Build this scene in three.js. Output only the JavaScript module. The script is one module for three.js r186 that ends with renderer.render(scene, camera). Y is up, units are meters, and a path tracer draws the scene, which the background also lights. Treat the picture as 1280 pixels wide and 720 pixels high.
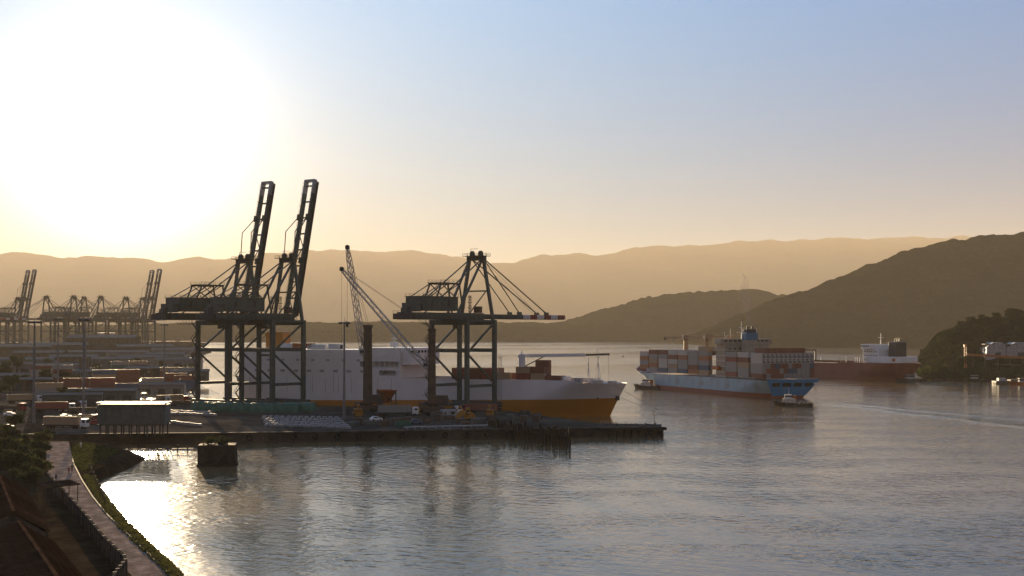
import * as THREE from 'three';
import { mergeGeometries } from 'three/addons/utils/BufferGeometryUtils.js';
import { MarchingCubes } from 'three/addons/objects/MarchingCubes.js';
import { Brush, Evaluator, SUBTRACTION } from 'three-bvh-csg';
import { RoundedBoxGeometry } from 'three/addons/geometries/RoundedBoxGeometry.js';

// ---------------------------------------------------------------- camera, sky, sun, exposure
const scene = new THREE.Scene();
const EYE = 35, F = 1800, HORIZON = 413;                       // eye height in metres; focal length and horizon row in photo pixels
const PITCH = Math.atan((HORIZON - 360) / F);
const camera = new THREE.PerspectiveCamera(2 * Math.atan(360 / F) * 180 / Math.PI, 16 / 9, 1, 60000);
camera.position.set(0, EYE, 0);
camera.rotation.set(PITCH, 0, 0);
scene.add(camera);

const EXPOSURE = 4.0;                                          // the photograph is exposed for the backlit harbour
const SUN_AZ = -15.2, SUN_EL = 6.6;                            // degrees: left of the view axis, above the horizon
const rad = (d) => d * Math.PI / 180;
const sunDir = new THREE.Vector3(Math.sin(rad(SUN_AZ)) * Math.cos(rad(SUN_EL)), Math.sin(rad(SUN_EL)), -Math.cos(rad(SUN_AZ)) * Math.cos(rad(SUN_EL)));
function skyTexture() {
  const W = 1536, H = 768, data = new Float32Array(W * H * 4);
  for (let r = 0; r < H; r++) for (let q = 0; q < W; q++) {
    const up = ((r + 0.5) / H - 0.5) * Math.PI, ro = ((q + 0.5) / W - 0.5) * 2 * Math.PI;
    const x = Math.cos(ro) * Math.cos(up), y = Math.sin(up), z = Math.sin(ro) * Math.cos(up);
    const g = Math.acos(Math.min(1, Math.max(-1, x * sunDir.x + y * sunDir.y + z * sunDir.z))) * 180 / Math.PI;
    const el = Math.max(0, up * 180 / Math.PI);
    const az = Math.acos(Math.min(1, Math.max(-1, (x * sunDir.x + z * sunDir.z) / Math.max(1e-6, Math.hypot(x, z) * Math.hypot(sunDir.x, sunDir.z))))) * 180 / Math.PI;
    const rd = Math.PI / 180, back = (1 - Math.cos(az * rd)) / 2, side = 1 - 0.8 * back;
    const high = 1 - Math.exp(-el / 7), zen = 1 - Math.exp(-el / 25);
    const low = Math.exp(-el / 4.3) * Math.exp(-az / 20);      // dusty air near the horizon, warm towards the sun
    const veil = Math.exp(-el / 5) * Math.exp(-az / 11);       // the dust lit up below the sun
    const core = Math.exp(-g / 1.7) * 7, near = Math.exp(-g / 12.5), wide = Math.exp(-g / 28);   // aureole
    const i = (r * W + q) * 4;
    data[i] = (core + 0.9 * veil + 0.98 * near + 0.02 * wide + 0.34 * low + 0.02 * zen * side + 0.17 * back) / EXPOSURE;
    data[i + 1] = (core * 0.88 + 0.66 * veil + 0.40 * near + (0.52 + 0.16 * high) * wide + 0.12 * low + 0.2 * zen * side + 0.18 * back) / EXPOSURE;
    data[i + 2] = (core * 0.70 + 0.42 * veil + (0.40 + 0.58 * high) * wide + 0.36 * high * side + 0.22 * zen * side + 0.22 * back) / EXPOSURE;
    data[i + 3] = 1;
  }
  const t = new THREE.DataTexture(data, W, H, THREE.RGBAFormat, THREE.FloatType);
  t.mapping = THREE.EquirectangularReflectionMapping; t.magFilter = THREE.LinearFilter; t.minFilter = THREE.LinearFilter; t.needsUpdate = true;
  return t;
}
const sky = skyTexture();
scene.background = sky; scene.environment = sky;
scene.backgroundIntensity = 1; scene.environmentIntensity = 1;

const sun = new THREE.DirectionalLight(new THREE.Color().setRGB(1, 0.745, 0.44), 5);
sun.position.copy(sunDir).multiplyScalar(900); sun.position.z -= 500;
sun.target.position.set(0, 0, -500);
sun.castShadow = true; sun.shadow.radius = 1.2; sun.shadow.mapSize.set(4096, 4096);
Object.assign(sun.shadow.camera, { left: -500, right: 500, top: 300, bottom: -300, near: 10, far: 3000 });
scene.add(sun, sun.target);

const renderer = new THREE.WebGLRenderer({ antialias: true });
renderer.toneMapping = THREE.LinearToneMapping;
renderer.toneMappingExposure = EXPOSURE;
renderer.shadowMap.enabled = true;
scene.fog = new THREE.FogExp2(new THREE.Color().setRGB(1.0, 0.87, 0.68), 0.000036);

// ---------------------------------------------------------------- helpers
let seed = 20240611;
const rnd = () => { seed |= 0; seed = seed + 0x6D2B79F5 | 0; let t = Math.imul(seed ^ seed >>> 15, 1 | seed); t = t + Math.imul(t ^ t >>> 7, 61 | t) ^ t; return ((t ^ t >>> 14) >>> 0) / 4294967296; };
const rr = (a, b) => a + (b - a) * rnd();
const pick = (a) => a[Math.floor(rnd() * a.length)];
const V = (x, y, z) => new THREE.Vector3(x, y, z);
const P = (x, depth, y = 0) => V(x, y, -depth);                // depth: metres ahead of the viewpoint
const cp = Math.cos(PITCH), sp = Math.sin(PITCH);
// where the line of sight of a photo pixel meets the level y: used to survey the place from the photograph
function G(px, py, y = 0) {
  const vx = (px - 640) / F, vy = -(py - 360) / F, wy = vy * cp + sp, wz = -cp + vy * sp, t = (y - EYE) / wy;
  return V(vx * t, y, wz * t);
}
const XA = (px, depth) => (px - 640) / F * depth;              // sideways metres of a pixel column at a depth
const YA = (py, depth) => EYE + (HORIZON - py) / F * depth;    // height of a pixel row at a depth
const taken = new Map();
function numbered(n) { const k = taken.get(n) || 0; taken.set(n, k + 1); return k ? n + '_' + String(k).padStart(3, '0') : n; }
function shade(o) { o.castShadow = true; o.receiveShadow = true; return o; }
function tag(o, label, category, group, kind) {
  if (label) o.userData.label = label;
  if (category) o.userData.category = category;
  if (group) o.userData.group = group;
  if (kind) o.userData.kind = kind;
  return o;
}
function thing(name, label, category, pos = V(0, 0, 0), turn = 0, group) {
  const o = new THREE.Group(); o.name = numbered(name); o.position.copy(pos); o.rotation.y = turn; scene.add(o);
  return tag(o, label, category, group);
}
function mesh(name, geo, m, parent) {
  const o = shade(new THREE.Mesh(geo, m));
  if (parent) { o.name = name; parent.add(o); } else { o.name = numbered(name); scene.add(o); }
  return o;
}
function solo(name, geo, m, pos, turn, label, category, group, kind) {
  const o = mesh(name, geo, m); if (pos) o.position.copy(pos); o.rotation.y = turn || 0; return tag(o, label, category, group, kind);
}
function dup(src, pos, turn, label, group) {
  const r = src.clone(); r.name = numbered(src.name.replace(/_\d{3}$/, '')); r.userData = { ...src.userData };
  if (pos) r.position.copy(pos);
  if (turn !== undefined && turn !== null) r.rotation.y = turn;
  if (label) r.userData.label = label;
  if (group) r.userData.group = group;
  scene.add(r); return r;
}
// gives every face uv in metres on the plane it lies nearest to
function metric(geo) {
  const g = geo.index ? geo.toNonIndexed() : geo, p = g.attributes.position, n = g.attributes.normal, uv = new Float32Array(p.count * 2);
  for (let i = 0; i < p.count; i += 3) {
    let ax = 0, ay = 0, az = 0;
    for (let k = 0; k < 3; k++) { ax += Math.abs(n.getX(i + k)); ay += Math.abs(n.getY(i + k)); az += Math.abs(n.getZ(i + k)); }
    for (let k = 0; k < 3; k++) {
      const x = p.getX(i + k), y = p.getY(i + k), z = p.getZ(i + k), j = (i + k) * 2;
      if (ay >= ax && ay >= az) { uv[j] = x; uv[j + 1] = z; } else if (ax >= az) { uv[j] = z; uv[j + 1] = y; } else { uv[j] = x; uv[j + 1] = y; }
    }
  }
  g.setAttribute('uv', new THREE.BufferAttribute(uv, 2));
  return g;
}
class MB {                                                     // collects shapes and joins them into one geometry
  constructor() { this.l = []; }
  add(g) { const n = g.index ? g.toNonIndexed() : g; for (const k of Object.keys(n.attributes)) if (k !== 'position' && k !== 'normal') n.deleteAttribute(k); this.l.push(n); return this; }
  box(cx, cy, cz, sx, sy, sz, ry = 0) { const g = new THREE.BoxGeometry(sx, sy, sz); if (ry) g.rotateY(ry); g.translate(cx, cy, cz); return this.add(g); }
  rbox(cx, cy, cz, sx, sy, sz, r = 0.05, seg = 2) { const g = new RoundedBoxGeometry(sx, sy, sz, seg, r); g.translate(cx, cy, cz); return this.add(g); }
  beam(a, b, w, h = w) {                                       // rectangular bar from a to b
    const d = b.clone().sub(a), L = d.length(); if (L < 1e-6) return this;
    const g = new THREE.BoxGeometry(w, L, h), m = new THREE.Matrix4(); d.normalize();
    let side = new THREE.Vector3(0, 1, 0); if (Math.abs(d.y) > 0.95) side.set(1, 0, 0);
    const xx = new THREE.Vector3().crossVectors(d, side).normalize(), zz = new THREE.Vector3().crossVectors(xx, d).normalize();
    m.makeBasis(xx, d, zz); g.applyMatrix4(m); g.translate((a.x + b.x) / 2, (a.y + b.y) / 2, (a.z + b.z) / 2); return this.add(g);
  }
  tube(a, b, r, r2 = r, n = 8) {
    const d = b.clone().sub(a), L = d.length(); if (L < 1e-6) return this;
    const g = new THREE.CylinderGeometry(r2, r, L, n, 1); g.applyQuaternion(new THREE.Quaternion().setFromUnitVectors(V(0, 1, 0), d.normalize()));
    g.translate((a.x + b.x) / 2, (a.y + b.y) / 2, (a.z + b.z) / 2); return this.add(g);
  }
  rail(a, b, h = 1.1, step = 2.5, w = 0.09) {                  // guard rail
    const d = b.clone().sub(a), n = Math.max(1, Math.round(d.length() / step));
    for (let i = 0; i <= n; i++) { const p = a.clone().addScaledVector(d, i / n); this.beam(p, p.clone().add(V(0, h, 0)), w); }
    for (const k of [1, 0.5]) this.beam(a.clone().add(V(0, h * k, 0)), b.clone().add(V(0, h * k, 0)), w * 0.8);
    return this;
  }
  truss(a, b, w0, w1, n, chord, lace, up = V(0, 1, 0)) {       // four-chord lattice from a to b
    const d = b.clone().sub(a).normalize(), x = new THREE.Vector3().crossVectors(d, up).normalize(), y = new THREE.Vector3().crossVectors(x, d).normalize();
    const pt = (i, sx, sy) => { const t = i / n, w = (w0 + (w1 - w0) * t) / 2; return a.clone().lerp(b, t).addScaledVector(x, sx * w).addScaledVector(y, sy * w); };
    const c = [[-1, -1], [1, -1], [1, 1], [-1, 1]];
    for (const [sx, sy] of c) this.beam(pt(0, sx, sy), pt(n, sx, sy), chord);
    for (let i = 0; i < n; i++) for (let k = 0; k < 4; k++) { const p = c[k], q = c[(k + 1) % 4], f = (i + k) % 2; this.beam(pt(i, ...(f ? p : q)), pt(i + 1, ...(f ? q : p)), lace); }
    return this;
  }
  geo() { return metric(mergeGeometries(this.l)); }
  build(name, m, parent) { return mesh(name, this.geo(), m, parent); }
}
function slab(pts, top, bottom) {                              // prism over an outline given as [x, depth]
  const s = new THREE.Shape(pts.map(([x, d]) => new THREE.Vector2(x, d)));
  const g = new THREE.ExtrudeGeometry(s, { depth: top - bottom, bevelEnabled: false }); g.rotateX(-Math.PI / 2); g.translate(0, bottom, 0); return metric(g);
}
function surface(fn, nu, nv, flip = false) {                   // grid of fn(u, v) -> Vector3
  const pos = [], idx = [], uv = [];
  for (let j = 0; j <= nv; j++) for (let i = 0; i <= nu; i++) { const p = fn(i / nu, j / nv); pos.push(p.x, p.y, p.z); uv.push(i, j); }
  for (let j = 0; j < nv; j++) for (let i = 0; i < nu; i++) { const a = j * (nu + 1) + i, b = a + 1, c = a + nu + 1, d = c + 1; if (flip) idx.push(a, c, b, b, c, d); else idx.push(a, b, c, b, d, c); }
  const g = new THREE.BufferGeometry(); g.setAttribute('position', new THREE.Float32BufferAttribute(pos, 3)); g.setAttribute('uv', new THREE.Float32BufferAttribute(uv, 2)); g.setIndex(idx); g.computeVertexNormals(); return g;
}
// ---- value noise
const perm = []; for (let i = 0; i < 512; i++) perm.push(0);
{ const a = [...Array(256).keys()]; for (let i = 255; i > 0; i--) { const j = Math.floor(rnd() * (i + 1)); [a[i], a[j]] = [a[j], a[i]]; } for (let i = 0; i < 512; i++) perm[i] = a[i & 255]; }
function vnoise(x, y, per = 256) {
  const xi = Math.floor(x), yi = Math.floor(y), fx = x - xi, fy = y - yi, m = (k) => ((k % per) + per) % per;
  const h = (a, b) => perm[(perm[m(a) & 255] + m(b)) & 255] / 255, u = fx * fx * (3 - 2 * fx), v = fy * fy * (3 - 2 * fy);
  const a = h(xi, yi), b = h(xi + 1, yi), c = h(xi, yi + 1), d = h(xi + 1, yi + 1);
  return a + (b - a) * u + (c - a) * v + (a - b - c + d) * u * v;
}
function fbm(x, y, oct = 5, per = 256) { let s = 0, a = 0.5, n = 0; for (let i = 0; i < oct; i++) { s += a * vnoise(x, y, Math.min(256, per)); n += a; x *= 2; y *= 2; per *= 2; a *= 0.5; } return s / n; }
function texture(size, fn, srgb, metres) {                     // fn(u, v) -> [r, g, b] in 0..1, tiling
  const d = new Uint8Array(size * size * 4);
  for (let j = 0; j < size; j++) for (let i = 0; i < size; i++) { const c = fn(i / size, j / size), k = (j * size + i) * 4; for (let q = 0; q < 3; q++) d[k + q] = Math.max(0, Math.min(255, Math.round(c[q] * 255))); d[k + 3] = 255; }
  const t = new THREE.DataTexture(d, size, size); t.wrapS = t.wrapT = THREE.RepeatWrapping; t.magFilter = THREE.LinearFilter; t.minFilter = THREE.LinearMipmapLinearFilter; t.generateMipmaps = true;
  if (srgb) t.colorSpace = THREE.SRGBColorSpace;
  t.repeat.set(1 / metres, 1 / metres); t.needsUpdate = true; return t;
}
const at = (t, metres) => { const c = t.clone(); c.repeat.set(1 / metres, 1 / metres); c.needsUpdate = true; return c; };
const grime = texture(256, (u, v) => { const n = fbm(u * 8, v * 8, 5, 8), s = vnoise(u * 64, v * 4, 4), f = vnoise(u * 128, v * 128, 128); const k = 0.66 + 0.26 * n + 0.1 * (s - 0.4) + 0.12 * (f - 0.5); return [k, k * 0.985, k * 0.96]; }, true, 9);
const clean = texture(256, (u, v) => { const n = fbm(u * 5, v * 5, 4, 5), w = vnoise(u * 90, v * 2, 2); const k = 0.9 + 0.07 * (n - 0.5) - 0.07 * Math.max(0, w - 0.72); return [k, k * 0.99, k * 0.975]; }, true, 22);
const rust = texture(256, (u, v) => { const n = fbm(u * 6 + 3, v * 6, 5, 6), s = fbm(u * 40, v * 3, 3, 3), k = Math.max(0, Math.min(1, (n * 0.6 + s * 0.5 - 0.54) * 4)); return [0.9 - 0.14 * k, 0.89 - 0.26 * k, 0.87 - 0.34 * k]; }, true, 31);
const dirt = texture(512, (u, v) => { const n = fbm(u * 6, v * 6, 6, 6), m = fbm(u * 24 + 7, v * 24, 4, 24), f = vnoise(u * 256, v * 256, 256); const k = 0.42 + 0.42 * n + 0.22 * (m - 0.5) + 0.1 * (f - 0.5); return [k, k * 0.97, k * 0.93]; }, true, 40);
const forest = texture(512, (u, v) => { const n = fbm(u * 10, v * 10, 3, 10), m = fbm(u * 90, v * 90, 3, 90); const k = 0.25 + 0.4 * n + 0.55 * (m - 0.4); return [k * 0.9, k, k * 0.7]; }, true, 600);
const bumps = texture(256, (u, v) => { const k = fbm(u * 24, v * 24, 5, 24); return [k, k, k]; }, false, 3);
const canopyBump = texture(512, (u, v) => { const k = fbm(u * 80, v * 80, 4, 80); return [k, k, k]; }, false, 600);
const lin = (r, g, b) => new THREE.Color().setRGB(r, g, b);
function mat(name, r, g, b, rough = 0.7, o = {}) {
  const m = new THREE.MeshPhysicalMaterial({ color: lin(r, g, b), roughness: rough, metalness: 0, map: grime, ...o }); m.name = name; return m;
}
const M = {
  craneGreen: mat('crane_green_paint', 0.075, 0.105, 0.088, 0.55),
  craneGrey: mat('crane_grey_paint', 0.22, 0.22, 0.22, 0.55),
  red: mat('red_paint', 0.36, 0.045, 0.03, 0.55), white: mat('white_paint', 0.74, 0.74, 0.73, 0.5, { map: clean }),
  sand: mat('sand_paint', 0.42, 0.36, 0.28, 0.55), cream: mat('cream_paint', 0.68, 0.64, 0.55, 0.55), pale: mat('pale_grey_paint', 0.45, 0.46, 0.48, 0.55),
  dark: mat('dark_steel', 0.05, 0.048, 0.045, 0.6), brown: mat('brown_steel', 0.11, 0.075, 0.05, 0.7),
  yellow: mat('yellow_paint', 0.52, 0.25, 0.012, 0.5), orange: mat('orange_paint', 0.55, 0.16, 0.03, 0.55),
  shipWhite: mat('ship_white_paint', 0.72, 0.71, 0.74, 0.45, { map: clean }), shipYellow: mat('ship_yellow_paint', 0.46, 0.19, 0.01, 0.45, { map: clean }),
  shipBlue: mat('ship_pale_blue_paint', 0.27, 0.42, 0.52, 0.45, { map: rust }), funnelBlue: mat('funnel_blue_paint', 0.06, 0.20, 0.36, 0.5), stern: mat('ship_bright_blue_paint', 0.04, 0.30, 0.66, 0.45, { map: clean }),
  boot: mat('red_antifouling', 0.26, 0.075, 0.04, 0.7, { map: rust }), tanker: mat('tanker_red_paint', 0.22, 0.045, 0.03, 0.55, { map: rust }),
  deckRed: mat('deck_red_oxide', 0.24, 0.08, 0.05, 0.8), rubber: mat('black_rubber', 0.02, 0.02, 0.02, 0.85),
  glass: mat('window_glass', 0.02, 0.025, 0.03, 0.08, { map: null }), rope: mat('steel_rope', 0.1, 0.09, 0.08, 0.6, { map: null }),
  mooring: mat('mooring_rope', 0.25, 0.22, 0.18, 0.9, { map: null }),
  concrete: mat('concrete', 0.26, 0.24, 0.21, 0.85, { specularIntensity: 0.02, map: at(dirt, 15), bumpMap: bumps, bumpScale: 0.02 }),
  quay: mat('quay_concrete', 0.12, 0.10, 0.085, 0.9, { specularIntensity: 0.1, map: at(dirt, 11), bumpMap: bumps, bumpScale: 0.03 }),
  timber: mat('wet_timber', 0.055, 0.042, 0.032, 0.85, { specularIntensity: 0.1, bumpMap: bumps, bumpScale: 0.03 }),
  apron: mat('yard_paving', 0.20, 0.175, 0.15, 0.75, { specularIntensity: 0, map: at(dirt, 60), bumpMap: bumps, bumpScale: 0.03 }),
  asphalt: mat('asphalt', 0.075, 0.07, 0.068, 0.7, { specularIntensity: 0, map: at(dirt, 25), bumpMap: bumps, bumpScale: 0.015 }),
  tarp: mat('green_tarpaulin', 0.045, 0.18, 0.125, 0.6), bag: mat('white_woven_bag', 0.46, 0.46, 0.46, 0.6),
  shed: mat('green_grey_sheet', 0.12, 0.145, 0.13, 0.7), roof: mat('weathered_roof_sheet', 0.17, 0.145, 0.12, 0.6, { specularIntensity: 0.02, map: rust }),
  tile: mat('brown_roof_sheet', 0.15, 0.09, 0.06, 0.75, { specularIntensity: 0, map: at(dirt, 9) }), wall: mat('stained_plaster', 0.22, 0.19, 0.16, 0.9, { specularIntensity: 0, map: at(dirt, 12) }),
  soil: mat('soil', 0.10, 0.075, 0.05, 0.95, { specularIntensity: 0, map: at(dirt, 14), bumpMap: bumps, bumpScale: 0.12 }),
  grassGround: mat('turf', 0.075, 0.10, 0.025, 0.95, { specularIntensity: 0, map: at(dirt, 10), bumpMap: bumps, bumpScale: 0.1 }),
  path: mat('cobbled_path', 0.62, 0.50, 0.43, 0.75, { specularIntensity: 0, map: at(dirt, 8), bumpMap: at(bumps, 1.4), bumpScale: 0.05 }),
  rock: mat('rock', 0.12, 0.10, 0.085, 0.9, { specularIntensity: 0, map: at(dirt, 6) }),
  mangrove: mat('forest_floor', 0.04, 0.045, 0.026, 0.95, { specularIntensity: 0, map: forest, bumpMap: canopyBump, bumpScale: 3 }),
  hill: mat('forested_hill', 0.04, 0.04, 0.032, 0.95, { specularIntensity: 0, map: forest, bumpMap: canopyBump, bumpScale: 3 }),
  far: mat('far_mountain', 0.05, 0.06, 0.04, 0.95, { specularIntensity: 0, map: at(forest, 2500) }),
  bark: mat('bark', 0.08, 0.06, 0.045, 0.95, { specularIntensity: 0.05 }), skin: mat('skin', 0.35, 0.2, 0.14, 0.7, { specularIntensity: 0.05, map: null }),
};
const leafMat = (n, r, g, b) => { const m = new THREE.MeshPhysicalMaterial({ color: lin(r, g, b), roughness: 0.95, specularIntensity: 0.1, transmission: 0.3, thickness: 0, side: THREE.DoubleSide }); m.name = n; return m; };
M.leafA = leafMat('leaf_dark', 0.04, 0.046, 0.02); M.leafB = leafMat('leaf_olive', 0.06, 0.062, 0.022); M.leafC = leafMat('leaf_bright', 0.10, 0.12, 0.03);
M.blade = leafMat('grass_blade', 0.085, 0.085, 0.028);

// ---------------------------------------------------------------- water
function waveField(n, count, kmin, kmax, slope) {              // tiling sum of waves -> heights and slopes
  const ws = [];
  for (let i = 0; i < count; i++) { const k = kmin * Math.pow(kmax / kmin, rnd()), a = rr(-1.25, 1.25) + 0.7, kx = Math.round(k * Math.cos(a)), ky = Math.round(k * Math.sin(a)); if (kx || ky) ws.push([kx, ky, rr(0, 6.283), 1 / Math.hypot(kx, ky) ** 0.92]); }
  const h = new Float32Array(n * n), sx = new Float32Array(n * n), sy = new Float32Array(n * n);
  const c1 = new Float32Array(n), s1 = new Float32Array(n);
  for (const [kx, ky, ph, a] of ws) {
    for (let i = 0; i < n; i++) { const t = 6.283185307 * kx * i / n; c1[i] = Math.cos(t); s1[i] = Math.sin(t); }
    for (let j = 0; j < n; j++) { const t = 6.283185307 * ky * j / n + ph, c2 = Math.cos(t) * a, s2 = Math.sin(t) * a; for (let i = 0, k = j * n; i < n; i++, k++) { const c = c1[i] * c2 - s1[i] * s2; h[k] += s1[i] * c2 + c1[i] * s2; sx[k] += c * kx; sy[k] += c * ky; } }
  }
  let s2 = 0; for (let i = 0; i < n * n; i++) s2 += sx[i] ** 2 + sy[i] ** 2; const k = slope / Math.sqrt(s2 / (n * n));
  for (let i = 0; i < n * n; i++) { sx[i] *= k; sy[i] *= k; }
  return { h, sx, sy };
}
const WN = 512, WB = 1024, wf = waveField(WB, 150, 12, 150, 0.07), wf2 = waveField(WN, 80, 5, 70, 0.1);
// gusts and calm patches: the ripples are stronger here, weaker there
const waveNormal = texture(WB, (u, v) => { const k = Math.floor(v * WB + 0.5) * WB + Math.floor(u * WB + 0.5), gust = 0.35 + 1.3 * Math.max(0, Math.min(1, (fbm(u * 3, v * 5, 4, 3) - 0.3) * 2.2)), x = -wf.sx[k] * gust, y = -wf.sy[k] * gust, l = Math.hypot(x, y, 1); return [x / l * 0.5 + 0.5, y / l * 0.5 + 0.5, 1 / l * 0.5 + 0.5]; }, false, 79);
const waveBump = texture(WN, (u, v) => { const k = wf2.h[Math.floor(v * WN + 0.5) * WN + Math.floor(u * WN + 0.5)] * 0.09 + 0.5; return [k, k, k]; }, false, 13);
const waveRough = texture(256, (u, v) => { const k = 0.55 + 0.9 * (fbm(u * 4, v * 7, 5, 4) - 0.5); return [k, k, k]; }, false, 1400);
M.water = new THREE.MeshPhysicalMaterial({ color: lin(0.15, 0.10, 0.045), roughness: 0.2, ior: 1.25, normalMap: waveNormal, normalScale: new THREE.Vector2(0.72, 0.72), bumpMap: waveBump, bumpScale: 0.055, roughnessMap: waveRough });
M.water.name = 'harbour_water';
{
  const g = new THREE.PlaneGeometry(30000, 30000, 8, 8); g.rotateX(-Math.PI / 2); g.translate(0, 0, -13500);
  const p = g.attributes.position, uv = g.attributes.uv; for (let i = 0; i < p.count; i++) uv.setXY(i, p.getX(i), -p.getZ(i));
  tag(mesh('water', g, M.water), 'rippled grey harbour water with golden sun glitter', 'water', null, 'structure');
}

// ---------------------------------------------------------------- mountains, hills and far shore
const lerpPts = (pts, x) => { if (x <= pts[0][0]) return pts[0][1]; for (let i = 1; i < pts.length; i++) if (x <= pts[i][0]) { const [a, b] = pts[i - 1], [c, d] = pts[i], t = (x - a) / (c - a), s = t * t * (3 - 2 * t); return b + (d - b) * (0.5 * t + 0.5 * s); } return pts[pts.length - 1][1]; };
// crest: [x, height] along depth zr; falls to the sea over `front` metres ahead and `back` metres behind
function range(name, crest, zr, front, back, m, o = {}) {
  const x0 = crest[0][0], x1 = crest[crest.length - 1][0], nx = o.nx || 240, nz = o.nz || 28, rough = o.rough ?? 0.12, ns = o.noise || 900;
  const g = surface((u, v) => {
    const x = x0 + (x1 - x0) * u, d = -front + (front + back) * v, t = d < 0 ? 1 + d / front : 1 - d / back;
    const crestH = lerpPts(crest, x), prof = Math.pow(Math.max(0, t), o.pow || 0.85);
    const rav = fbm(x / ns + 11, d / ns * 0.6 + 5 + zr, 5) - 0.5, fine = fbm(x / (ns * 0.16), d / (ns * 0.16) + 3, 5) - 0.5;
    const h = crestH * prof * (1 + rav * 0.9 * (1 - prof)) + crestH * rough * fine * Math.min(1, t * 3) + (o.tree || 0) * (fbm(x / 14, d / 14, 2) - 0.5) * Math.min(1, t * 6);
    return V(x, t <= 0.001 ? -4 : Math.max(-1, h), -(zr + d + (o.bend ? o.bend(x) : 0)));
  }, nx, nz, false);
  const p = g.attributes.position, uv = g.attributes.uv; for (let i = 0; i < p.count; i++) uv.setXY(i, p.getX(i), -p.getZ(i) + p.getY(i) * 0.7);
  return tag(mesh(name, g, m), o.label, o.cat || 'hill', null, 'structure');
}
const sil = (pts, z) => pts.map(([px, py]) => [XA(px, z), YA(py, z)]);
range('mountains', sil([[-500, 335], [-250, 322], [0, 316], [120, 319], [240, 322], [330, 316], [385, 311], [420, 309], [470, 312], [530, 313], [570, 319], [640, 330], [720, 345], [800, 372], [860, 405]], 24000), 24000, 6500, 1500, M.far, { nx: 700, label: 'pale hazy mountain range far behind the cranes', cat: 'mountains', noise: 3600, rough: 0.15 });
range('mountains', sil([[420, 412], [500, 372], [560, 338], [620, 325], [680, 321], [740, 316], [800, 308], [860, 303], [915, 301], [960, 298], [1000, 299], [1050, 295], [1090, 297], [1140, 298], [1190, 296], [1260, 304], [1400, 320], [1700, 350], [1950, 410]], 21500), 21500, 5800, 1500, M.far, { nx: 700, label: 'hazy long mountain ridge behind the forested hills', cat: 'mountains', noise: 3000, rough: 0.15 });
range('hill', sil([[655, 412], [690, 404], [720, 397], [760, 384], [810, 371], [850, 366], [900, 363], [945, 362], [975, 369], [1040, 385], [1110, 400], [1160, 412]], 5000), 5000, 700, 500, M.hill, { nx: 260, nz: 36, label: 'low dark forested hill beside the taller one', noise: 420, rough: 0.07, tree: 9 });
range('hill', sil([[880, 412], [930, 390], [975, 370], [1000, 364], [1050, 345], [1100, 325], [1150, 307], [1200, 297], [1250, 289], [1290, 286], [1380, 292], [1500, 315], [1640, 360], [1760, 412]], 3500), 3500, 550, 700, M.hill, { nx: 320, nz: 40, label: 'tall dark forested hill across the channel', noise: 420, rough: 0.06, tree: 10 });
range('far_shore', sil([[-560, 409], [-300, 406], [0, 407], [180, 405], [260, 402], [340, 404], [390, 403], [470, 401], [560, 403], [640, 402], [700, 404], [780, 405], [900, 404], [1040, 407], [1180, 409]], 4900), 4900, 450, 300, M.mangrove, { nx: 420, nz: 14, label: 'low dark wooded shore across the water', cat: 'shore', noise: 300, rough: 0.16, pow: 0.35, tree: 9 });

// ---------------------------------------------------------------- trees
function crownGeo(blobs, leaves, size) {                       // leaf-sized faces spread through lumpy clumps
  const pos = [], nor = [];
  for (let i = 0; i < leaves; i++) {
    const b = blobs[i % blobs.length], d = V(rr(-1, 1), rr(-1, 1), rr(-1, 1)).normalize(), r = Math.pow(rnd(), 0.38);
    const c = V(b[0] + d.x * r * b[3], b[1] + d.y * r * b[3] * 0.8, b[2] + d.z * r * b[3]);
    const a = V(rr(-1, 1), rr(-0.6, 0.6), rr(-1, 1)).normalize(), n = V(rr(-1, 1), rr(-0.2, 1), rr(-1, 1)).normalize(), s = size * rr(0.6, 1.3);
    const e = new THREE.Vector3().crossVectors(n, a).normalize(), f = new THREE.Vector3().crossVectors(e, n).normalize();
    const q = [[-1, 0], [0, -0.55], [1, 0], [0, 0.55]].map(([x, y]) => c.clone().addScaledVector(f, x * s).addScaledVector(e, y * s));
    for (const k of [0, 1, 2, 0, 2, 3]) { pos.push(q[k].x, q[k].y, q[k].z); nor.push(n.x, n.y, n.z); }
  }
  const g = new THREE.BufferGeometry(); g.setAttribute('position', new THREE.Float32BufferAttribute(pos, 3)); g.setAttribute('normal', new THREE.Float32BufferAttribute(nor, 3)); g.setAttribute('uv', new THREE.Float32BufferAttribute(new Float32Array(pos.length / 3 * 2), 2)); return g;
}
function treeShapes(h, w, nb, leaves, size) {                  // trunk with limbs, crown
  const blobs = [], t = new MB(), lean = rr(-0.06, 0.06) * h, fork = V(lean, h * 0.38, rr(-0.05, 0.05) * h);
  t.tube(V(0, -0.3, 0), fork, h * 0.035, h * 0.022, 7);
  for (let i = 0; i < nb; i++) { const a = i * 2.4 + rr(-0.3, 0.3), r = w * 0.5 * Math.sqrt((i + 0.4) / nb) * rr(0.6, 0.95), y = h * rr(0.5, 0.86), b = [Math.cos(a) * r + lean, y, Math.sin(a) * r, w * rr(0.15, 0.25)]; blobs.push(b); t.tube(fork, V(b[0], b[1], b[2]), h * 0.014, h * 0.005, 5); }
  return { trunk: t.geo(), crown: crownGeo(blobs, leaves, size) };
}
const TREES = [treeShapes(9, 8, 9, 1500, 0.34), treeShapes(12, 8, 11, 1700, 0.36), treeShapes(8, 9, 10, 1600, 0.33), treeShapes(11, 7, 10, 1500, 0.34)];
const LEAVES = [M.leafA, M.leafA, M.leafB, M.leafA];
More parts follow.
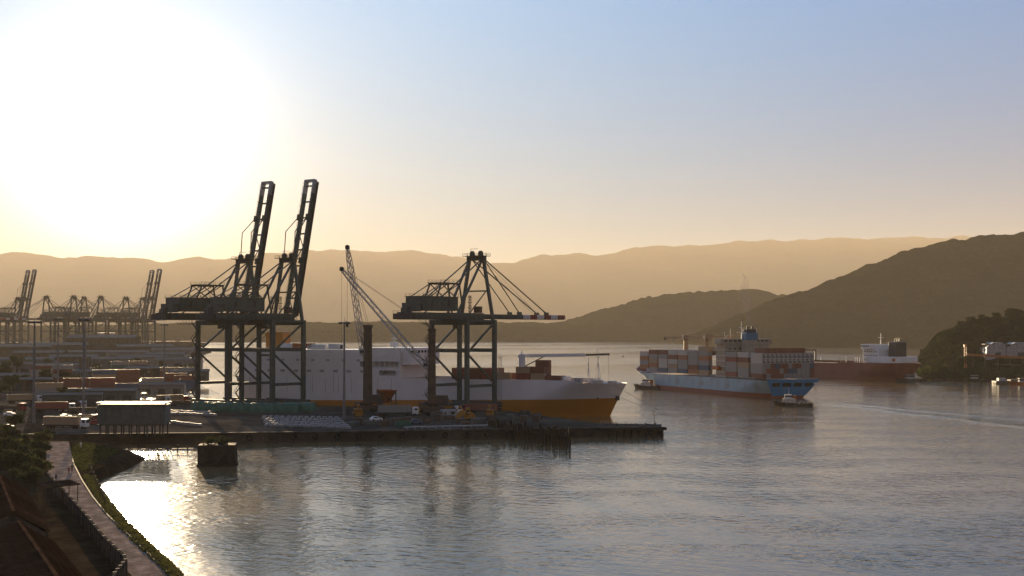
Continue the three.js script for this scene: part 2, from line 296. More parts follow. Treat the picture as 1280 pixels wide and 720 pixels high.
function tree(pos, k, s, label, group, leaf) {
  const o = thing('tree', label, 'tree', pos, rr(0, 6.28), group); o.scale.setScalar(s);
  mesh('trunk', TREES[k].trunk, M.bark, o); mesh('crown', TREES[k].crown, leaf || LEAVES[k], o); return o;
}
const BUSH = [0, 1].map(() => crownGeo(Array.from({ length: 7 }, () => [rr(-1, 1), rr(0.4, 1.2), rr(-1, 1), rr(0.5, 0.8)]), 700, 0.2));
function bush(pos, k, s, label, group, leaf) {
  const o = thing('bush', label, 'bush', pos, rr(0, 6.28), group); o.scale.setScalar(s);
  const t = new MB(); for (let i = 0; i < 5; i++) t.tube(V(0, -0.2, 0), V(rr(-0.8, 0.8), 1, rr(-0.8, 0.8)), 0.05, 0.02, 5);
  t.build('stem', M.bark, o); mesh('foliage', BUSH[k], leaf || M.leafA, o); return o;
}

// ---------------------------------------------------------------- port land and quay
const QY = 3;                                                  // quay level
const g2 = (px, py, y = 0) => { const p = G(px, py, y); return [p.x, -p.z]; };
const nearA = [-175, 440], nearB = [-85, 449], tipN = [49, 477], tipF = [51, 492];
const yardOutline = [[-1700, 440], nearA, nearB, tipN, tipF, [30, 497], [12, 540], [-1, 574], [-30, 592], [-126, 632], [-190, 660], [-245, 900], [-330, 1320], [-480, 2300], [-1700, 2300]];
solo('yard_ground', slab(yardOutline, QY, -4), M.apron, null, 0, 'paved port yard and pier with dark quay wall', 'port yard', null, 'structure');
// coping along the near quay edge, in lengths
{
  const path = [[-230, 440], nearA, nearB, tipN];
  const run = (a, b, n) => { for (let i = 0; i < n; i++) {
    const f = (t) => [a[0] + (b[0] - a[0]) * t, a[1] + (b[1] - a[1]) * t], p = f(i / n), q = f((i + 0.985) / n);
    const m = new MB(); m.beam(P(p[0], p[1] - 0.1, QY + 0.16), P(q[0], q[1] - 0.1, QY + 0.16), 1.1, 0.3);
    solo('coping_stone', m.geo(), M.concrete, null, 0, 'long concrete kerb block along the pier edge', 'kerb', 'coping along the quay edge');
  } };
  run(path[0], path[1], 5); run(path[1], path[2], 8); run(path[2], path[3], 12);
}
// fenders on the near face
const tyreGeo = new THREE.TorusGeometry(0.75, 0.32, 8, 16);
for (let i = 0; i < 20; i++) { const t = (i + 0.5) / 20, x = -85 + 134 * t, d = 449 + 28 * t - 0.5; const o = solo('tyre_fender', tyreGeo, M.rubber, P(x, d, 1.7), Math.atan2(28, 134), 'black tyre fender hung on the quay wall', 'fender', 'tyre fenders along the quay wall'); o.rotation.z = rr(0, 1); }
// dark piles below the jetty end, with gaps of light between
{
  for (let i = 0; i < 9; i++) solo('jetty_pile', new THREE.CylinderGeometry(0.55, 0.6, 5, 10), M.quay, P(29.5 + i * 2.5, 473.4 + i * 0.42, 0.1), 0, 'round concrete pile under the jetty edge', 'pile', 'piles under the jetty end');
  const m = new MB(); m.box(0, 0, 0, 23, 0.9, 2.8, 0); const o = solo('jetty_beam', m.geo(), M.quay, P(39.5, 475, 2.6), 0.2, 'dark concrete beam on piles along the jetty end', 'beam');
}
// row of old timber piles standing in the water before the pier
const pileGeo = [0, 1, 2].map(() => { const m = new MB(); m.tube(V(0, -4, 0), V(rr(-0.15, 0.15), 5.3 + rr(-0.8, 0.5), rr(-0.15, 0.15)), 0.42, 0.36, 8); return m.geo(); });
for (let i = 0; i < 34; i++) {
  const t = i / 33, px = 612 + 100 * t, py = 545 + 14 * t + rr(-1.5, 1), p = G(px, py, 0);
  const o = solo('timber_pile', pileGeo[i % 3], M.timber, V(p.x, rr(-0.7, 0.5), p.z), rr(0, 6), 'dark weathered timber pile standing in a row before the pier', 'pile', 'row of old timber piles'); o.rotation.z = rr(-0.05, 0.05);
}
for (let i = 0; i < 3; i++) { const a = G(615 + i * 31, 546 + i * 4.4, 0), b = G(650 + i * 31, 550.5 + i * 4.4, 0), m = new MB(); m.beam(V(a.x, 3.0, a.z - 0.45), V(b.x, 3.0, b.z - 0.45), 0.35, 0.3); solo('timber_waler', m.geo(), M.timber, null, 0, 'horizontal timber joining the old piles', 'beam', 'timbers along the old piles'); }
// massive concrete dolphin standing in the water
{
  const c = G(272, 581, 0), o = thing('mooring_dolphin', 'dark square concrete block with shrubs on top standing in water', 'dolphin', c, 0.12);
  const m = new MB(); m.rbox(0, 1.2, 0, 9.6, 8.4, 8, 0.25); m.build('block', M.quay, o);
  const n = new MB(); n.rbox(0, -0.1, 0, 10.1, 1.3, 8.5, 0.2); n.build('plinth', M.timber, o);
  mesh('shrub', crownGeo(Array.from({ length: 14 }, () => [rr(-4, 4), rr(5.5, 6.8), rr(-3, 3), rr(0.7, 1.2)]), 1500, 0.22), M.leafA, o);
}
// ---------------------------------------------------------------- foreground shore, path, verge
const waterEdge = [[300, 800], [232, 720], [215, 704], [190, 680], [165, 655], [145, 631], [131, 611], [123, 599], [136, 595], [152, 590], [170, 582], [186, 573], [176, 568], [160, 564], [140, 561], [118, 559]].map(([a, b]) => g2(a, b, 0));
const topEdge = [[268, 788], [216, 716], [199, 699], [175, 677], [151, 654], [131, 630], [117, 609], [108, 594], [117, 588], [132, 581], [146, 574], [156, 566], [150, 561], [138, 557], [122, 554], [104, 551]].map(([a, b]) => g2(a, b, 2.4));
{
  const n = waterEdge.length - 1;
  const g = surface((u, v) => {
    const k = Math.min(n - 1, Math.floor(u * n)), t = u * n - k, A = waterEdge[k], B = waterEdge[k + 1], C = topEdge[k], D = topEdge[k + 1];
    const w = [A[0] + (B[0] - A[0]) * t, A[1] + (B[1] - A[1]) * t], c = [C[0] + (D[0] - C[0]) * t, C[1] + (D[1] - C[1]) * t];
    const x = w[0] + (c[0] - w[0]) * v, d = w[1] + (c[1] - w[1]) * v; return V(x, -0.6 + 3 * Math.pow(v, 0.8) + (v > 0 && v < 1 ? (fbm(x / 2.2, d / 2.2, 4) - 0.5) * 1.1 : 0), -d);
  }, n * 12, 7, false);
  const p = g.attributes.position, uv = g.attributes.uv; for (let i = 0; i < p.count; i++) uv.setXY(i, p.getX(i), p.getZ(i));
  solo('bank', g, M.soil, null, 0, 'brown earth bank sloping to the water beside the path', 'bank', null, 'structure');
  solo('shore_ground', slab([...topEdge, [-175, 438.5], [-700, 438.5], [-700, 80], [-30, 80]], 2.4, -3), M.soil, null, 0, 'dark earth shore below the warehouses', 'ground', null, 'structure');
}
const pathL = [[130, 800], [150, 740], [165, 720], [135, 690], [110, 658], [86, 630], [64, 606], [57, 585], [58, 565], [62, 552]], pathR = [[262, 800], [228, 740], [213, 720], [192, 699], [160, 668], [135, 645], [116, 622], [102, 600], [92, 580], [86, 552]];
{
  const n = pathL.length - 1, L = pathL.map(([a, b]) => g2(a, b, 2.42)), R = pathR.map(([a, b]) => g2(a, b, 2.42));
  const ip = (A, u) => { const k = Math.min(n - 1, Math.floor(u * n)), t = u * n - k; return [A[k][0] + (A[k + 1][0] - A[k][0]) * t, A[k][1] + (A[k + 1][1] - A[k][1]) * t]; };
  const g = surface((u, v) => { const a = ip(L, u), b = ip(R, u); return V(a[0] + (b[0] - a[0]) * v, 2.43, -(a[1] + (b[1] - a[1]) * v)); }, n * 10, 4, true);
  const p = g.attributes.position, uv = g.attributes.uv; for (let i = 0; i < p.count; i++) uv.setXY(i, p.getX(i), p.getZ(i));
  solo('path', g, M.path, null, 0, 'pale cobbled waterside path curving along the shore', 'path', null, 'structure');
  // kerb stones on the water side
  for (let i = 0; i < 60; i++) { const a = ip(R, 0.02 + i / 60 * 0.9), b = ip(R, 0.02 + (i + 0.94) / 60 * 0.9), m = new MB(); m.beam(P(a[0], a[1], 2.47), P(b[0], b[1], 2.47), 0.3, 0.26); solo('kerb_stone', m.geo(), M.concrete, null, 0, 'grey kerb stone edging the waterside path', 'kerb stone', 'kerb along the waterside path'); }
  // wall of panels and piers on the land side
  for (let i = 0; i < 26; i++) {
    const a = ip(L, 0.04 + i / 26 * 0.63), b = ip(L, 0.04 + (i + 1) / 26 * 0.63), dx = b[0] - a[0], dd = b[1] - a[1], l = Math.hypot(dx, dd), nx = -0.7;
    const A = [a[0] + nx, a[1]], B2 = [b[0] + nx, b[1]], o = thing('boundary_wall', 'dark stained plaster wall bay with pier beside the path', 'wall', P(A[0], A[1], 2.4), Math.atan2(dd, dx), 'wall along the waterside path');
    const m = new MB(); m.box(l / 2, 1.15, 0, l - 0.5, 2.3, 0.22); m.build('panel', M.wall, o);
    const q = new MB(); q.rbox(0, 1.25, 0, 0.5, 2.5, 0.5, 0.04); q.build('pier', M.concrete, o);
    const c = new MB(); c.box(l / 2, 2.37, 0, l - 0.5, 0.14, 0.4); c.build('cap', M.wall, o);
  }
  // rail posts where the path meets the spit
  for (let i = 0; i < 9; i++) { const p = G(112 + i * 2.4, 585 + i * 5.2, 2.4), m = new MB(); m.rbox(0, 0.45, 0, 0.28, 1.1, 0.28, 0.04); m.rbox(0, 1.02, 0, 0.36, 0.1, 0.36, 0.03); solo('bollard_post', m.geo(), M.concrete, p, 0, 'pale post lining the path above the bank', 'post', 'pale posts along the path'); }
}
// turf on the spit and the verge
{
  const spit = [[92, 582], [88, 560], [104, 553], [122, 556], [140, 560], [150, 564], [140, 570], [122, 578], [106, 590]].map(([a, b]) => g2(a, b, 2.4));
  solo('lawn', slab(spit, 2.44, 2.3), M.grassGround, null, 0, 'bright green turf on the small spit', 'grass', null, 'structure');
  const verge = [...topEdge.slice(0, 8)], inner = pathR.slice(0, 8).map(([a, b]) => g2(a + 3, b, 2.4));
  solo('verge', slab([...verge, ...inner.reverse()], 2.425, 2.2), M.grassGround, null, 0, 'narrow grass verge between path and bank', 'grass', null, 'structure');
  const tuft = crownGeo(Array.from({ length: 6 }, () => [rr(-0.4, 0.4), rr(0.1, 0.35), rr(-0.4, 0.4), 0.3]), 40, 0.16), spots = [];
  for (let i = 0; i < 3600; i++) { const k = Math.min(6, Math.floor(rnd() * 7)), t = rnd(), s = rnd() ** 0.8, a = topEdge[k], b = topEdge[k + 1], c = waterEdge[k], d = waterEdge[k + 1]; const x1 = a[0] + (b[0] - a[0]) * t, d1 = a[1] + (b[1] - a[1]) * t, x2 = c[0] + (d[0] - c[0]) * t, d2 = c[1] + (d[1] - c[1]) * t, f = s * 0.85 - 0.25; spots.push([x1 + (x2 - x1) * f, f > 0 ? 2.4 - f * 2.2 : 2.42, -(d1 + (d2 - d1) * f)]); }
  for (let i = 0; i < 900; i++) { const p = G(rr(88, 152), rr(556, 590), 2.4), q = [p.x, -p.z]; let inside = false; for (let a = 0, b = spit.length - 1; a < spit.length; b = a++) if ((spit[a][1] > q[1]) !== (spit[b][1] > q[1]) && q[0] < (spit[b][0] - spit[a][0]) * (q[1] - spit[a][1]) / (spit[b][1] - spit[a][1]) + spit[a][0]) inside = !inside; if (inside) spots.push([p.x, 2.42, p.z]); }
  const im = new THREE.InstancedMesh(tuft, M.blade, spots.length), d = new THREE.Object3D();
  spots.forEach((s, i) => { d.position.set(...s); d.rotation.y = rr(0, 6.28); d.scale.setScalar(rr(0.35, 0.85)); d.updateMatrix(); im.setMatrixAt(i, d.matrix); });
  im.name = 'grass'; shade(im); scene.add(im); tag(im, 'long sunlit grass along the bank and the spit', 'grass', null, 'stuff');
}
// ---------------------------------------------------------------- warehouses at the foot of the picture
function gable(name, label, a, b, ridgeY, eaveY, halfR, halfL, wallY, mr, sheets) {   // a, b: ridge ends [x, depth]
  const o = thing(name, label, 'warehouse', P(a[0], a[1], 0), Math.atan2(b[1] - a[1], b[0] - a[0])), L = Math.hypot(b[0] - a[0], b[1] - a[1]);
  // local x along the ridge, local -z to the left of it seen from a to b
  for (const [s, half] of [[-1, halfL], [1, halfR]]) for (let i = 0; i < sheets; i++) {
    const x0 = L * i / sheets, x1 = L * (i + 1) / sheets - 0.06, m = new MB(), rise = ridgeY - eaveY, len = Math.hypot(half, rise), th = Math.atan2(rise, half) * 1;
    const gm = new THREE.BoxGeometry(x1 - x0, 0.1, len + 0.1); gm.rotateX(s * th); gm.translate((x0 + x1) / 2, (ridgeY + eaveY) / 2 + rr(-0.025, 0.025), s * half / 2); m.add(gm);
    for (let k = 0; k < 5; k++) { const rg = new THREE.BoxGeometry(0.12, 0.1, len); rg.rotateX(s * th); rg.translate(x0 + (k + 0.5) * (x1 - x0) / 5, (ridgeY + eaveY) / 2 + 0.08, s * half / 2); m.add(rg); }
    m.build('roof_sheet', mr, o);
  }
  const r = new MB(); r.rbox(L / 2, ridgeY + 0.14, 0, L, 0.16, 0.5, 0.05); r.build('ridge_cap', M.tile, o);
  for (const [s, half] of [[-1, halfL], [1, halfR]]) { const w = new MB(); w.box(L / 2, (eaveY + wallY) / 2, s * (half - 0.4), L, eaveY - wallY - 0.1, 0.3); w.build('side_wall', M.wall, o); }
  for (const x of [0.2, L - 0.2]) { const sh = new THREE.Shape([[-halfL + 0.5, wallY], [halfR - 0.5, wallY], [halfR - 0.5, eaveY - 0.1], [0, ridgeY - 0.2], [-halfL + 0.5, eaveY - 0.1]].map((q) => new THREE.Vector2(...q))), g = new THREE.ExtrudeGeometry(sh, { depth: 0.25, bevelEnabled: false }); g.rotateY(-Math.PI / 2); g.translate(x, 0, 0); mesh('gable_wall', metric(g), M.wall, o); }
  return o;
}
{
  const r1 = [g2(1, 600, 9), g2(17, 641, 9)], r2 = [g2(23, 653, 9), g2(118, 790, 9)];
  const ext = (a, b, k) => [a[0] + (a[0] - b[0]) * k, a[1] + (a[1] - b[1]) * k];
  gable('warehouse', 'long brown-roofed warehouse by the bushes behind the other warehouse', r1[1], ext(r1[0], r1[1], 0.25), 9, 6, 5, 11, 2.4, M.tile, 9);
  gable('warehouse', 'brown-roofed warehouse beside the boundary wall of the path', r2[1], r2[0], 9, 6, 4.8, 12, 2.4, M.tile, 14);
  const c = thing('canopy', 'tan sloping canopy on posts where the wall begins', 'canopy', G(72, 628, 2.4), 0.95);
  const m = new MB(), gm = new THREE.BoxGeometry(8, 0.16, 3.4); gm.rotateX(0.2); gm.translate(0, 3.5, 0); m.add(gm); m.build('roof', M.tile, c);
  for (const x of [-3.6, 0, 3.6]) for (const z of [-1.3, 1.3]) { const q = new MB(); q.tube(V(x, 0, z), V(x, 3.4 - z * 0.2, z), 0.09); q.build('post', M.concrete, c); }
}
const shrubSpots = [[4, 545, 3], [14, 552, 2.6], [26, 560, 3], [8, 566, 3.2], [36, 575, 3], [20, 585, 3.2], [45, 590, 2.6], [48, 566, 2.4], [30, 598, 2.5], [52, 553, 2.2], [6, 580, 3], [40, 605, 2.2], [60, 545.5, 1.8]];
shrubSpots.forEach(([x, y, s], i) => bush(G(x, y, 2.4), i % 2, s * 0.85, 'dense shrub growing between the path and the warehouse roof', 'shrubs beside the path', i % 3 ? M.leafA : M.leafB));
tree(G(20, 541, QY), 2, 0.85, 'round dark tree standing in front of the curved yard road', null, M.leafA);
tree(G(-14, 560, 2.4), 1, 0.8, 'tall tree behind the warehouse roofs at the shore', null, M.leafA);
// broken plank walkway over the small inlet
{
  const o = thing('plank_walkway', 'broken dark plank walkway over the small bright inlet', 'walkway', G(196, 566, 0), 0.03);
  for (let i = 0; i < 12; i++) { const m = new MB(); m.box(-8 + i * 1.6, 1.0 + 0.02 * i, 0, 1.5, 0.14, 1.6); if (i !== 4 && i !== 7) m.build('plank', M.timber, o); }
  for (let i = 0; i < 7; i++) { const m = new MB(); m.tube(V(-8 + i * 2.8, -3, 0.4), V(-8 + i * 2.8, 1.9 + (i % 2) * 0.5, 0.4), 0.16); m.build('post', M.timber, o); }
}

// ---------------------------------------------------------------- ship-to-shore cranes (local x: out over the ship, z: along the quay)
const CRANE_TURN = rad(90 - 38);
function stsCrane(label, pos, raised, group, k = 1) {
  const o = thing('container_crane', label, 'crane', pos, CRANE_TURN, group); o.scale.setScalar(k);
  const gu = 8.65, wv = 9.2, H = 36.2;
  for (const u of [-gu, gu]) for (const v of [-wv, wv]) {
    const m = new MB(); m.rbox(u, (H + 2.2) / 2, v, 1.7, H - 2.2, 1.4, 0.08); const leg = m.build('leg', M.craneGreen, o);
    const b = new MB(); for (const s of [-2.4, 0, 2.4]) { b.rbox(u, 1.55, v + s, 1.1, 0.9, 2.1, 0.1); for (const t of [-0.6, 0.6]) b.add(new THREE.CylinderGeometry(0.42, 0.42, 0.35, 12).rotateZ(Math.PI / 2).translate(u, 0.45, v + s + t)); }
    b.build('bogie', M.dark, leg);
  }
  for (const u of [-gu, gu]) {
    let m = new MB(); m.rbox(u, 2.7, 0, 1.3, 1.5, 2 * wv + 7, 0.08); m.build('sill_beam', M.craneGreen, o);
    m = new MB(); m.rbox(u, 24, 0, 1.1, 1.5, 2 * wv - 1.4, 0.06); m.build('portal_beam', M.craneGreen, o);
    m = new MB(); m.rbox(u, H - 1, 0, 1.4, 2, 2 * wv - 1.4, 0.06); m.build('top_beam', M.craneGreen, o);
  }
  for (const v of [-wv, wv]) {
    let m = new MB(); m.rbox(0, 10, v, 2 * gu - 1.7, 1.2, 0.9, 0.06); m.build('tie_beam', M.craneGreen, o);
    m = new MB(); m.beam(V(-gu, 23, v), V(gu, H - 1, v), 0.65); m.build('brace', M.craneGreen, o);
    m = new MB(); m.beam(V(-gu, 23, v), V(gu, 10.4, v), 0.65); m.build('brace', M.craneGreen, o);
    m = new MB(); m.beam(V(-gu, H - 0.4, v), V(gu, H - 0.4, v), 0.9, 0.8); m.build('top_tie', M.craneGreen, o);
  }
  for (const v of [-2.6, 2.6]) { const m = new MB(); m.rbox(-13.2, H + 1.4, v, 45.4, 2.8, 1.1, 0.08); m.build('girder', M.craneGreen, o); }
  let m = new MB(); for (let u = -35; u <= 9; u += 5.5) m.box(u, H + 2.2, 0, 0.5, 0.7, 4.1); m.build('girder_ties', M.craneGreen, o);
  for (const v of [-4.2, 4.2]) { m = new MB(); m.box(-13.5, H + 0.45, v, 46, 0.14, 1.5); m.rail(V(-36, H + 0.5, v + Math.sign(v) * 0.7), V(9, H + 0.5, v + Math.sign(v) * 0.7)); m.build('walkway', M.dark, o); }
  // rear platform and counterweight end
  m = new MB(); m.box(-35.3, H + 1.2, 0, 2.4, 2.2, 9.4); m.rail(V(-36.5, H + 2.3, -4.6), V(-36.5, H + 2.3, 4.6)); m.box(-35.8, H + 3.6, 3.4, 1.2, 2.6, 1.4); m.build('rear_platform', M.dark, o);
  // machinery house
  m = new MB(); m.rbox(-19, H + 6.2, 0, 21, 5.4, 9, 0.12); for (let i = 0; i < 20; i++) for (const s of [-1, 1]) m.box(-28.9 + i * 1.04, H + 6.1, s * 4.53, 0.14, 5, 0.1);
  const house = m.build('machinery_house', M.craneGreen, o);
  m = new MB(); m.box(-19, H + 9.02, 0, 21.6, 0.22, 9.6); m.rail(V(-29.6, H + 9.1, 4.6), V(-8.4, H + 9.1, 4.6)); m.rail(V(-29.6, H + 9.1, -4.6), V(-8.4, H + 9.1, -4.6)); m.build('house_roof', M.craneGreen, house);
  m = new MB(); m.box(-31, H + 4.8, 0, 2.8, 3.4, 7.6); m.box(-33, H + 3.6, -1.5, 1.6, 1.8, 3.2); m.build('electrical_house', M.craneGreen, o);
  m = new MB(); for (const u of [-24, -14]) m.box(u, H + 6.2, 4.62, 1.2, 2.1, 0.08); m.build('door', M.dark, house);
  // hoist frame above the house
  m = new MB(); for (const v of [-3, 3]) { m.beam(V(-17, H + 14.2, v), V(-19.5, H + 9.1, v), 0.5); m.beam(V(-6, H + 14.2, v), V(-3.5, H + 2.8, v), 0.5); m.beam(V(-17, H + 14.2, v), V(-28, H + 9.1, v), 0.3); m.beam(V(-16.6, H + 14, v), V(-8.6, H + 9.1, v), 0.3); m.beam(V(-7, H + 14, v), V(-17, H + 9.1, v), 0.3); m.beam(V(-17.5, H + 14.3, v), V(-5.5, H + 14.3, v), 0.7, 0.7); }
  m.box(-11.5, H + 14.6, 0, 12.5, 0.2, 7); for (const v of [-3.4, 3.4]) m.rail(V(-17.6, H + 14.7, v), V(-5.4, H + 14.7, v)); m.build('hoist_frame', M.craneGreen, o);
  // A-frame
  const AP = 61.3, au = 8.4;
  for (const v of [-1, 1]) {
    m = new MB(); m.beam(V(gu, H, v * 8.4), V(au, AP, v * 3.6), 1.05, 1.15); m.build('frame_leg', M.craneGreen, o);
    m = new MB(); m.beam(V(au - 0.4, AP - 0.4, v * 3.4), V(-6.5, H + 2.8, v * 2.6), 0.75); m.build('back_leg', M.craneGreen, o);
    m = new MB(); m.beam(V(au - 0.6, AP - 0.4, v * 3.2), V(-28, H + 2.6, v * 4.0), 0.4); m.build('back_stay', M.craneGreen, o);
    m = new MB(); m.beam(V(gu - 0.2, 49, v * 6), V(1, H + 2.8, v * 2.6), 0.4); m.build('frame_brace', M.craneGreen, o);
  }
  m = new MB(); m.rbox(au, AP, 0, 1.8, 1.7, 9.2, 0.1); m.box(au, AP + 0.95, 0, 5.6, 0.2, 10.4); m.rail(V(au - 2.7, AP + 1, -5.1), V(au + 2.7, AP + 1, -5.1)); m.rail(V(au - 2.7, AP + 1, 5.1), V(au + 2.7, AP + 1, 5.1)); m.rail(V(au - 2.7, AP + 1, -5.1), V(au - 2.7, AP + 1, 5.1)); m.rail(V(au + 2.7, AP + 1, -5.1), V(au + 2.7, AP + 1, 5.1));
  m.tube(V(au, AP + 1, -3), V(au, AP + 4, -3), 0.1); m.beam(V(au, AP + 4, -3), V(au + 1, AP + 4, 0), 0.14); m.build('apex_beam', M.craneGreen, o);
  for (const v of [-2.2, 2.2]) { m = new MB(); m.add(new THREE.CylinderGeometry(1.15, 1.15, 0.9, 16).rotateX(Math.PI / 2).translate(au, AP + 2, v)); m.box(au, AP + 1.6, v, 1.6, 1.4, 1.5); m.build('sheave', M.dark, o); }
  m = new MB(); m.beam(V(gu, 48, -6.4), V(gu, 48, 6.4), 0.6); m.build('frame_tie', M.craneGreen, o);
  // tall rope guides on the girder
  for (const u of [-1, 3.5]) { m = new MB(); m.truss(V(u, H + 2.8, 0.6), V(u, H + 10, 0.6), 0.7, 0.7, 6, 0.12, 0.09, V(1, 0, 0)); for (const y of [5, 7, 9]) m.box(u, H + y, 0.6, 2.2, 0.12, 0.9); m.build('rope_guide', M.dark, o); }
  m = new MB(); m.rbox(6, H + 4.2, 2.8, 2.6, 2.6, 2.4, 0.1); m.build('winch_box', M.brown, o);
  // festoon and cab below the girder
  m = new MB(); for (let u = -30; u < 4; u += 1.7) { m.beam(V(u, H - 0.2, 5), V(u + 0.4, H - 1.9, 5), 0.08); m.beam(V(u + 0.4, H - 1.9, 5), V(u + 1.7, H - 0.2, 5), 0.08); } m.rail(V(-31, H - 2.2, 5.2), V(-10, H - 2.2, 5.2), 1, 2); m.build('festoon', M.dark, o);
  m = new MB(); m.rbox(-3.5, H - 2.2, 0, 3, 2.6, 2.6, 0.15); m.box(-3.5, H - 0.5, 0, 6, 0.8, 4.6); const cab = m.build('operator_cab', M.craneGreen, o);
  m = new MB(); m.box(-1.97, H - 2.4, 0, 0.06, 1.5, 2.1); m.box(-3.4, H - 2.3, 1.33, 2, 1.2, 0.06); m.build('window', M.glass, cab);
  // stairs in flights up one rear leg
  m = new MB(); for (let i = 0; i < 9; i++) { const y = 2.5 + i * 3.6, s = i % 2 ? 1 : -1; m.beam(V(-gu - 1.6, y, -wv - 1.8 * s), V(-gu - 1.6, y + 3.6, -wv + 1.8 * s), 0.5, 0.16); m.box(-gu - 1.6, y + 3.6, -wv + 2.3 * s, 1.2, 0.12, 1.4); m.rail(V(-gu - 2.1, y + 0.3, -wv - 1.8 * s), V(-gu - 2.1, y + 3.9, -wv + 1.8 * s), 1, 2); } m.build('stairs', M.dark, o);
  // boom
  const hinge = V(9.6, H + 1.4, 0), BL = raised ? 59.4 : 55.5, bw = (BL - 26) / 6, boom = new MB();
  for (const v of [-2.6, 2.6]) boom.rbox(13, 0, v, 26, 2, 1, 0.06);
  for (let x = 1; x < BL; x += 7) boom.box(x, 0.4, 0, 0.5, 0.8, 4.3);
  for (let i = 0; i < 6; i++) { const x = 2 + i * 7; boom.beam(V(x, 0.6, i % 2 ? -2.1 : 2.1), V(x + 7, 0.6, i % 2 ? 2.1 : -2.1), 0.28); }
  for (const x of [24, 43]) for (const v of [-2.6, 2.6]) boom.box(x, 1.5, v, 2.6, 1.2, 0.7);
  const bm = boom.build('boom', M.craneGreen, o); bm.position.copy(hinge); const ang = raised ? rad(78.5) : 0; bm.rotation.z = ang;
  for (let i = 0; i < 6; i++) { m = new MB(); for (const v of [-2.6, 2.6]) m.rbox(26 + (i + 0.5) * bw, 0, v, bw, 2, 1.02, 0.06); if (i === 5) m.box(BL, 0.2, 0, 1, 1.6, 6.2); m.build('boom_band', raised ? (i === 5 ? M.pale : M.craneGreen) : i % 2 ? M.red : M.white, bm); }
  m = new MB(); for (const v of [-3.7, 3.7]) { m.box(BL / 2, -0.8, v, BL - 1, 0.12, 1.1); m.rail(V(0.5, -0.75, v + Math.sign(v) * 0.5), V(BL - 0.5, -0.75, v + Math.sign(v) * 0.5)); } m.build('boom_walkway', M.dark, bm);
  const onBoom = (x, v) => V(hinge.x + x * Math.cos(ang) - 1.6 * Math.sin(ang), hinge.y + x * Math.sin(ang) + 1.6 * Math.cos(ang), v);
  for (const v of [-2.6, 2.6]) for (const [x, w] of [[24, 0.3], [43, 0.38]]) {
    const a = V(au + 0.6, AP, v * 1.2), b = onBoom(x, v), s = new MB();
    if (!raised) s.beam(a, b, w); else { const mid = a.clone().lerp(b, 0.55).add(V(-2.2 - x * 0.03, 2, 0)); s.beam(a, mid, w * 0.7); s.beam(mid, b, w * 0.7); }
    s.build('fore_stay', M.craneGreen, o);
  }
  m = new MB(); for (const v of [-1, 1]) m.tube(V(au, AP + 1.6, v), onBoom(raised ? 30 : 38, v), 0.06, 0.06, 5); m.build('hoist_rope', M.rope, o);
  return o;
}
const craneC = stsCrane('green quay crane with its red-and-white boom lowered over the ship', P(XA(579, 580), 580, QY), false);
const craneB = stsCrane('green quay crane with raised boom, next to the mobile crane', P(XA(341, 597), 597, QY), true);
const craneA = stsCrane('green quay crane with raised boom, beside the other raised one', P(XA(286, 605), 605, QY), true, null);
[[14, 2160], [22, 2140], [171, 2160], [180, 2120]].forEach(([px, d]) => dup(craneA, P(XA(px, d), d, QY), CRANE_TURN + rr(-0.05, 0.05), 'hazy distant quay crane with its boom raised', 'distant raised quay cranes').scale.setScalar(1.28));
[[66, 2080], [84, 2050], [97, 2110], [118, 2070], [150, 2120]].forEach(([px, d], i) => dup(craneC, P(XA(px, d), d, QY), CRANE_TURN + rr(-0.08, 0.08) + (i === 0 ? Math.PI : 0), 'hazy distant quay crane with its boom lowered', 'distant lowered quay cranes').scale.setScalar(1.28));

